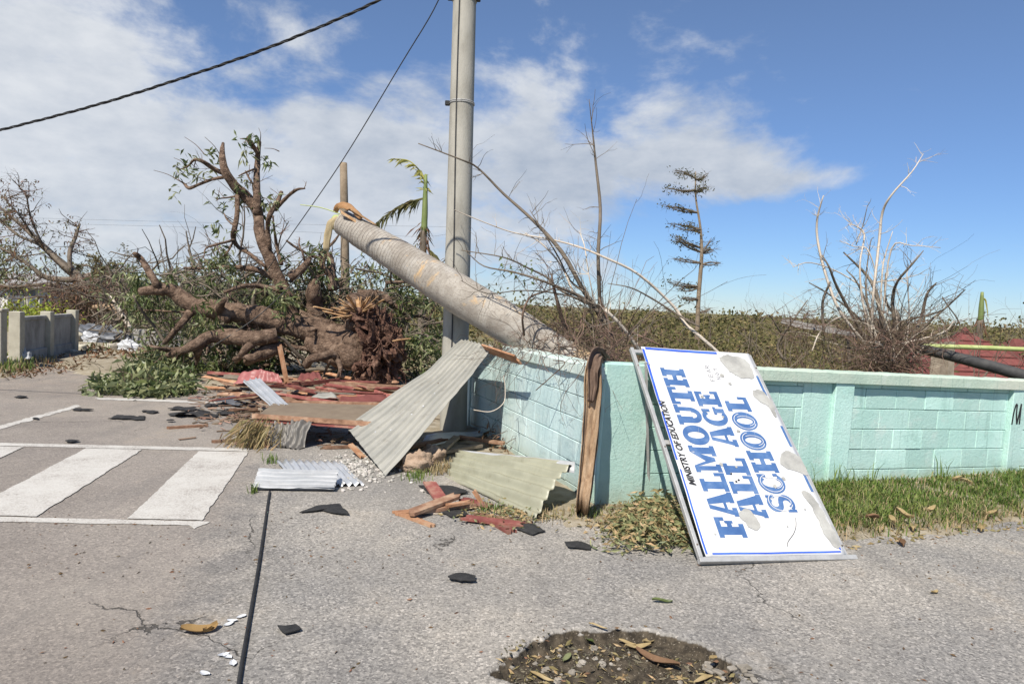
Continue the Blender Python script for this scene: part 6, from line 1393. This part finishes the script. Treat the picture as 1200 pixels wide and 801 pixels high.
# ------------------------------------------------------------------ scrub
def shrub(sm, lm, p, h, r, nst=7, nl=90, L=.12, W=.06):
    for _ in range(nst):
        d = rng.normal(size=3)*np.array([.6, .6, .2])+np.array([0, 0, 1]); grow(sm, p, d, h*random.uniform(.6, 1.05), .012+.01*random.random(), 2, (2, 4), .45, 0, None, .55, 4, .7)
    n = int(nl); q = np.abs(rng.normal(size=(n, 1)))**.5; u = rng.normal(size=(n, 3)); u /= np.linalg.norm(u, axis=1)[:, None]
    c = np.asarray(p)+np.array([0, 0, h*.5])+u*q*np.array([r, r, h*.42]); c[:, 2] = np.maximum(c[:, 2], p[2]+.05)
    leafset(lm, c, rng.normal(size=(n, 3)), L*(.6+.8*rng.random(n)), W, .2)
GS = 'scrub bushes behind the mint wall'
for k in range(12):
    px = 735+k*29+random.uniform(-9, 9); d = random.uniform(13, 17); p = P(px, 415, d); p[2] = gz(p); top = CAM[2]+(d*(355.8+(px-600)*.047-random.uniform(376, 398))/FPX); h = max(.6, top-p[2])
    root = thing('scrub_bush', p, 'olive brown thin-leaved scrub bush just behind the mint wall', 'bush', GS); sm_, lm_ = MB(), MB(); shrub(sm_, lm_, p, h, .8, 9, 190, .10, .045)
    sm_.build('stems', M_TWIG, root); lm_.build('foliage', M_SCRUB, root)
sm_, lm_ = MB(), MB()
for k in range(130):
    px = random.uniform(690, 1320); d = random.uniform(18, 55); p = P(px, 400, d); p[2] = gz(p); yt = random.uniform(364, 398)+(px-900)*.012; h = max(.5, CAM[2]+d*(355.8+(px-600)*.047-yt)/FPX-p[2]); shrub(sm_, lm_, p, h, 1.0+d*.02, 4, 110, .10+.004*d, .05+.002*d)
for k in range(90):                                      # behind the uprooted tree and the left houses
    px = random.uniform(-60, 640); d = random.uniform(24, 60); p = P(px, 400, d); p[2] = gz(p); yt = random.uniform(338, 372); h = max(.5, CAM[2]+d*(355.8+(px-600)*.047-yt)/FPX-p[2]); shrub(sm_, lm_, p, h, 1.2+d*.02, 2, 170, .12+.004*d, .06+.002*d)
for k in range(280):
    px = random.uniform(-80, 1330); d = random.uniform(58, 140); p = P(px, 400, d); p[2] = gz(p); h = max(1.5, CAM[2]+d*(355.8+(px-600)*.047-(355.8+(px-600)*.047+random.uniform(-5, 9)))/FPX-p[2]); shrub(sm_, lm_, p, min(h, 7), 3.2, 1, 210, .5, .3)
sm_.build('far_scrub_stems', M_TWIG, kind='stuff', label='bare stems of the far scrub', cat='scrub'); lm_.build('far_scrub', M_SCRUB, kind='stuff', label='band of olive scrub along the horizon', cat='scrub')
bare = MB()
for k in range(95):
    px = random.uniform(700, 1250); d = random.uniform(12, 24); p = P(px, 410, d); p[2] = gz(p); h = CAM[2]+d*(355.8+(px-600)*.047-random.uniform(352, 385))/FPX-p[2]
    grow(bare, p, np.array([random.gauss(0, .25), 0, 1]), max(.6, h), .014, 2, (2, 4), .4, 0, None, .5, 4, .6, 5)
bare.build('bare_scrub_stems', M_TW1, kind='stuff', label='leafless stems standing in the scrub', cat='scrub')

# ------------------------------------------------------------------ left side: fence, house, wrecked trees
fd = (LF1-LF0)/np.linalg.norm(LF1-LF0); fence = thing('concrete_fence', (*LF0, 0), 'low grey concrete fence of two panels between cream posts', 'fence')
yawf = math.atan2(fd[1], fd[0]); Rf = Matrix.Rotation(yawf, 3, 'Z'); fl = np.linalg.norm(LF1-LF0)
def fpart(name, s0, s1, y0, y1, z0, z1, mat, bev=.01):
    mb = MB(); c = np.array([*(LF0+fd*(s0+s1)/2), (z0+z1)/2])+np.array([-fd[1], fd[0], 0])*(y0+y1)/2; box(mb, c, (s1-s0, y1-y0, z1-z0), Rf, bev=bev); return mb.build(name, mat, fence)
for s in (0, fl*.5, fl): fpart('post', s-.10, s+.10, -.10, .10, -.2, 1.02 if s else 1.05, M_PCONC)
for a, b in ((.105, fl*.5-.105), (fl*.5+.105, fl-.105)):
    fpart('panel', a, b, .0, .06, -.1, .90, M_GCONC); fpart('plinth', a, b, -.05, .11, -.2, .26, M_GCONC); fpart('rail', a, b, -.03, .09, .86, .94, M_GCONC)
gate = thing('gate_post', (*(LF0-fd*1.0), 0), 'square cream gate post standing before the low concrete fence', 'post')
mb = MB(); q = LF0-fd*.75; box(mb, (q[0]-.02, q[1], .48), (.24, .24, 1.2), Rf, bev=.012); mb.build('shaft', M_PCONC, gate)
mb = MB(); box(mb, (q[0]-.02, q[1], 1.10), (.28, .28, .05), Rf, bev=.01); mb.build('cap', M_PCONC, gate)
bq = np.array([-13.4, 19.0, .0]); root = thing('lime_bush', bq, 'bright lime green bush behind the low concrete fence', 'bush'); sm_, lm_ = MB(), MB(); shrub(sm_, lm_, bq, 1.25, .85, 5, 900, .10, .05); sm_.build('stems', M_TWIG, root); lm_.build('foliage', M_LIME, root)
def house(name, label, px0, px1, ytop, yeave, d, wallm, roofm, wins):
    a = P(px0, 400, d); b = P(px1, 400, d); z1 = P((px0+px1)/2, yeave, d)[2]; z2 = P((px0+px1)/2, ytop, d)[2]; root = thing(name, ((a[0]+b[0])/2, a[1], -.1), label, 'house')
    x0, x1, y0, y1 = a[0], b[0], a[1], a[1]+5; 
    mb = MB(); box(mb, ((x0+x1)/2, (y0+y1)/2, z1/2-.2), (x1-x0, y1-y0, z1+.4)); mb.build('wall', wallm, root)
    mb = MB(); e = .35; v = [(x0-e, y0-e, z1), (x1+e, y0-e, z1), (x1+e, y1+e, z1), (x0-e, y1+e, z1), (x0+1, (y0+y1)/2, z2), (x1-1, (y0+y1)/2, z2)]
    v += [(q[0], q[1], q[2]-.12) for q in v[:4]]
    mb.add(v, [(0, 1, 5, 4), (1, 2, 5), (2, 3, 4, 5), (3, 0, 4), (0, 6, 7, 1), (1, 7, 8, 2), (2, 8, 9, 3), (3, 9, 6, 0), (9, 8, 7, 6)]); mb.build('roof', roofm, root)
    for wx_, wy_, ww, wh in wins:
        c = P(wx_, wy_, d); w = thing if False else None
        mb = MB(); box(mb, (c[0], y0-.02, c[2]), (ww, .05, wh), bev=.01); f_ = mb.build('window', M_PCONC, root)
        mb = MB(); box(mb, (c[0], y0-.05, c[2]), (ww-.14, .03, wh-.14)); mb.build('pane', M_TARP, f_)
    return root
house('white_house', 'white house with grey roof behind the broken trees on the left', -70, 46, 318, 332, 34, M_HOUSEW, M_GREYROOF, ((22, 350, .9, 1.1), (-10, 350, .9, 1.1), (40, 352, .5, 1.4)))
house('small_house', 'small pale house with brown hipped roof between the broken trees', 60, 132, 316, 334, 40, M_HOUSEW, M_BROWNROOF, ((84, 346, .8, 1.0), (112, 347, .8, 1.0)))
TG = zoomer(0, 210, 3.64)
def wreck(name, label, items, base, d, tw_n, tw_l, dead, seed_leaf=M_LEAFB):
    a = P(*TG(*base), d); root = thing(name, (a[0], a[1], 0), label, 'tree'); tws = MB(); tps = []
    for pts in items:
        mb = MB(); p, r = limb(mb, TG, pts, d, d+random.uniform(-1.2, 1.2), 8, 4, .12, 3, .2); mb.build('limb', M_BARK2, root, smooth=True); sprout(tws, p, r, tw_n, tw_l, 2, tps, -.1, .2, rr=.016, kids=(2, 4), grav=-.25)
    tws.build('twigs', M_TWIG, root, kind='stuff'); lm = MB(); lg = MB()
    for p, dd_ in tps:
        if random.random() < dead: cluster(lm if random.random() < .75 else lg, p, 3, .12, .04, .08, (0, 0, -.8))
    lm.build('dead_foliage', seed_leaf, root, kind='stuff'); lg.build('foliage', M_SCRUB, root, kind='stuff'); return root
wreck('wrecked_tree', 'leaning storm-wrecked tree with shredded brown twigs left of the uprooted tree', [
 [(420, 560, 40), (380, 460, 38), (300, 390, 36), (220, 320, 28), (130, 230, 20), (60, 170, 13), (0, 120, 9), (-60, 70, 5)],
 [(300, 395, 24), (200, 300, 18), (150, 270, 14), (80, 240, 11), (0, 180, 7), (-60, 170, 4)], [(320, 430, 26), (200, 420, 22), (130, 370, 16), (70, 330, 11), (0, 290, 7)],
 [(300, 400, 20), (298, 310, 18), (320, 250, 15), (340, 190, 9)], [(180, 280, 10), (130, 160, 8), (110, 60, 5), (80, 40, 3)], [(140, 240, 9), (80, 150, 7), (10, 75, 4)], [(250, 450, 18), (150, 450, 14), (60, 460, 12), (0, 450, 9)],
 [(330, 400, 24), (350, 440, 26), (400, 500, 22)]], (400, 640), 23, 20, .7, .12)
wreck('wrecked_tree', 'flat-topped torn tree with green tufts between the small house and uprooted tree', [
 [(440, 600, 16), (430, 480, 15), (420, 410, 12), (380, 370, 8), (345, 365, 4)], [(425, 430, 10), (460, 380, 9), (520, 360, 6)], [(420, 420, 8), (410, 380, 6), (440, 360, 4)]], (440, 640), 27, 12, .5, .8, M_SCRUB)
for k, (bx, by, hh, dd2, lb) in enumerate(((205, 400, 105, 30, 'grey-brown shredded tree behind the long fallen limb'), (285, 400, 95, 33, 'thin shredded tree behind the upright limb'), (150, 400, 90, 36, 'low shredded tree right of the small house'), (455, 400, 110, 29, 'bare shredded tree behind the root plate'), (-25, 400, 150, 26, 'shredded tree overhanging the white house'), (350, 400, 88, 38, 'small shredded tree behind the far pale pole'))):
    a = P(bx, by, dd2); a[2] = gz(a); root = thing('shredded_tree', a, lb, 'tree', 'storm-shredded trees on the far side'); H_ = (CAM[2]+dd2*(355.8+(bx-600)*.047-(by-hh))/FPX)-a[2]
    tm = MB(); tube(tm, [a-np.array([0, 0, .2]), a+np.array([random.gauss(0, .2), 0, H_*.25]), a+np.array([random.gauss(0, .3), 0, H_*.5])], [.16, .13, .10], 8, 4, .12, 3); tm.build('trunk', M_BARK2, root, smooth=True)
    bm_ = MB(); tp_ = []
    for _ in range(9): grow(bm_, a+np.array([0, 0, H_*random.uniform(.2, .5)]), np.array([random.gauss(0, 1), random.gauss(0, 1), random.uniform(.2, 1.2)]), H_*random.uniform(.35, .6), .05, 3, (2, 4), .5, -.05, tp_, .6, 4, .7)
    bm_.build('branches', M_BARK2, root, kind='stuff'); lf_ = MB()
    for p_, _d in tp_:
        if random.random() < .30: cluster(lf_, p_, 4, .22, .08, .12, (0, 0, -.4))
    lf_.build('foliage', M_SCRUB if k % 2 else M_LEAFP, root, kind='stuff')
wb = MB(); wl2 = MB(); q = G(170, 408); wroot = thing('branch_wreckage', (q[0], q[1], 0), 'tangle of snapped grey branches behind the low wall stub', 'branches')
for k in range(230):
    p = P(random.uniform(105, 330), random.uniform(318, 395), random.uniform(17, 23)); grow(wb, p, np.array([random.gauss(0, 1), random.gauss(0, .5), random.gauss(.1, .6)]), random.uniform(.7, 2.0), random.uniform(.012, .045), 2, (1, 3), .5, -.1)
    if random.random() < .4: cluster(wl2, p, 8, .22, .07, .2, (0, 0, -.7))
wb.build('branches', M_BARK2, wroot, kind='stuff'); wl2.build('foliage', M_LEAFP, wroot, kind='stuff')
tg = MB(); tgl = MB(); q = G(75, 405); hp_ = thing('brush_heap', (q[0], q[1], 0), 'heap of dead brown brushwood behind the low concrete fence', 'brushwood')
for k in range(420):
    x = random.triangular(40, 160, 90); y = random.uniform(330, 392); p = P(x, y, random.uniform(20, 23.5)); grow(tg, p, rng.normal(size=3)*np.array([.8, .6, .7])+np.array([0, 0, -.5]), random.uniform(.5, 1.4), random.uniform(.008, .025), 1, (1, 3), .6, -.4)
    if random.random() < .25: cluster(tgl, p, 6, .16, .05, .15, (0, 0, -.8))
tg.build('branches', M_TWIG, hp_, kind='stuff'); tgl.build('dead_leaves', M_LEAFB, hp_, kind='stuff')
mb = MB(); limb(mb, TG, [(565, 632, 30), (520, 580, 30), (470, 545, 28), (400, 545, 20)], 20, 20.5, 9, 4, .15, 3, .1); mb.build('fallen_log', M_HUSK, smooth=True, label='reddish peeled log propped in the brushwood heap', cat='log')
mb = MB(); limb(mb, TG, [(560, 640, 18), (510, 560, 18), (470, 500, 14)], 19.6, 20, 8, 4, .12, 3, .1); mb.build('fallen_log', M_PALE, smooth=True, label='thin pale log crossing the reddish peeled log', cat='log')
lw = MB(); a, b = G(156, 408), G(214, 410); c = (a+b)/2; box(lw, (c[0], c[1], .2), (np.linalg.norm(a-b), .2, .62), Matrix.Rotation(math.atan2(b[1]-a[1], b[0]-a[0]), 3, 'Z'), bev=.02); lw.build('low_wall', M_GCONC, label='low grey concrete wall stub under the long fallen limb', cat='wall')
mb = MB(); lumpy(mb, G(116, 402)+np.array([0, 0, .16]), (.75, .4, .34), 30, 18, .45, 2.2, 3.3); mb.build('tarpaulin', M_TARP, smooth=False, label='crumpled blue grey tarpaulin in front of the brushwood heap', cat='tarpaulin')
for x, y, r, m_, lb in ((118, 402, .22, M_PLASTIC, 'white bag lying on the crumpled tarpaulin'), (28, 427, .22, M_PLASTIC, 'white plastic sheet caught at the foot of the concrete fence'), (152, 413, .20, M_PLASTIC, 'white plastic scrap leaning on the low wall stub')):
    mb = MB(); lumpy(mb, G(x, y)+np.array([0, -.1 if x != 118 else -.45, .14]), (r, r*.5, r*.8), 14, 10, .8, 2.2, x); mb.build('plastic_bag', m_, label=lb, cat='bag')
for k, (x, y, r) in enumerate(((92, 402, .3), (95, 412, .16), (103, 410, .14), (137, 412, .2), (145, 411, .24), (86, 416, .12), (110, 416, .10), (128, 410, .15))):
    mb = MB(); g = G(x, y); box(mb, g+np.array([0, 0, r*.5]), (r*1.4, r, r*1.1), Matrix.Rotation(random.random()*3, 3, 'Z') @ Matrix.Rotation(random.gauss(0, .5), 3, 'X'), bev=r*.12); mb.build('rubble_block', random.choice((M_CLOD, M_PCONC, M_STONE)), label='broken masonry block beside the crumpled tarpaulin', cat='rubble', group='rubble blocks by the tarpaulin')
wl_ = MB()
for k in range(500):
    g = G(random.uniform(95, 210), random.uniform(409, 424)); leafset(wl_, [g+np.array([0, 0, .06])], [rng.normal(size=3)], random.uniform(.1, .25), .05)
for k in range(700):
    x = random.uniform(0, 110); g = G(x, random.uniform(418, 447)-x*.12); leafset(wl_, [g+np.array([0, 0, .05])], [rng.normal(size=3)], random.uniform(.06, .16), .03)
wl_.build('roadside_leaf_litter', M_LEAFB, kind='stuff', label='leaf litter on the roadside bank', cat='litter')
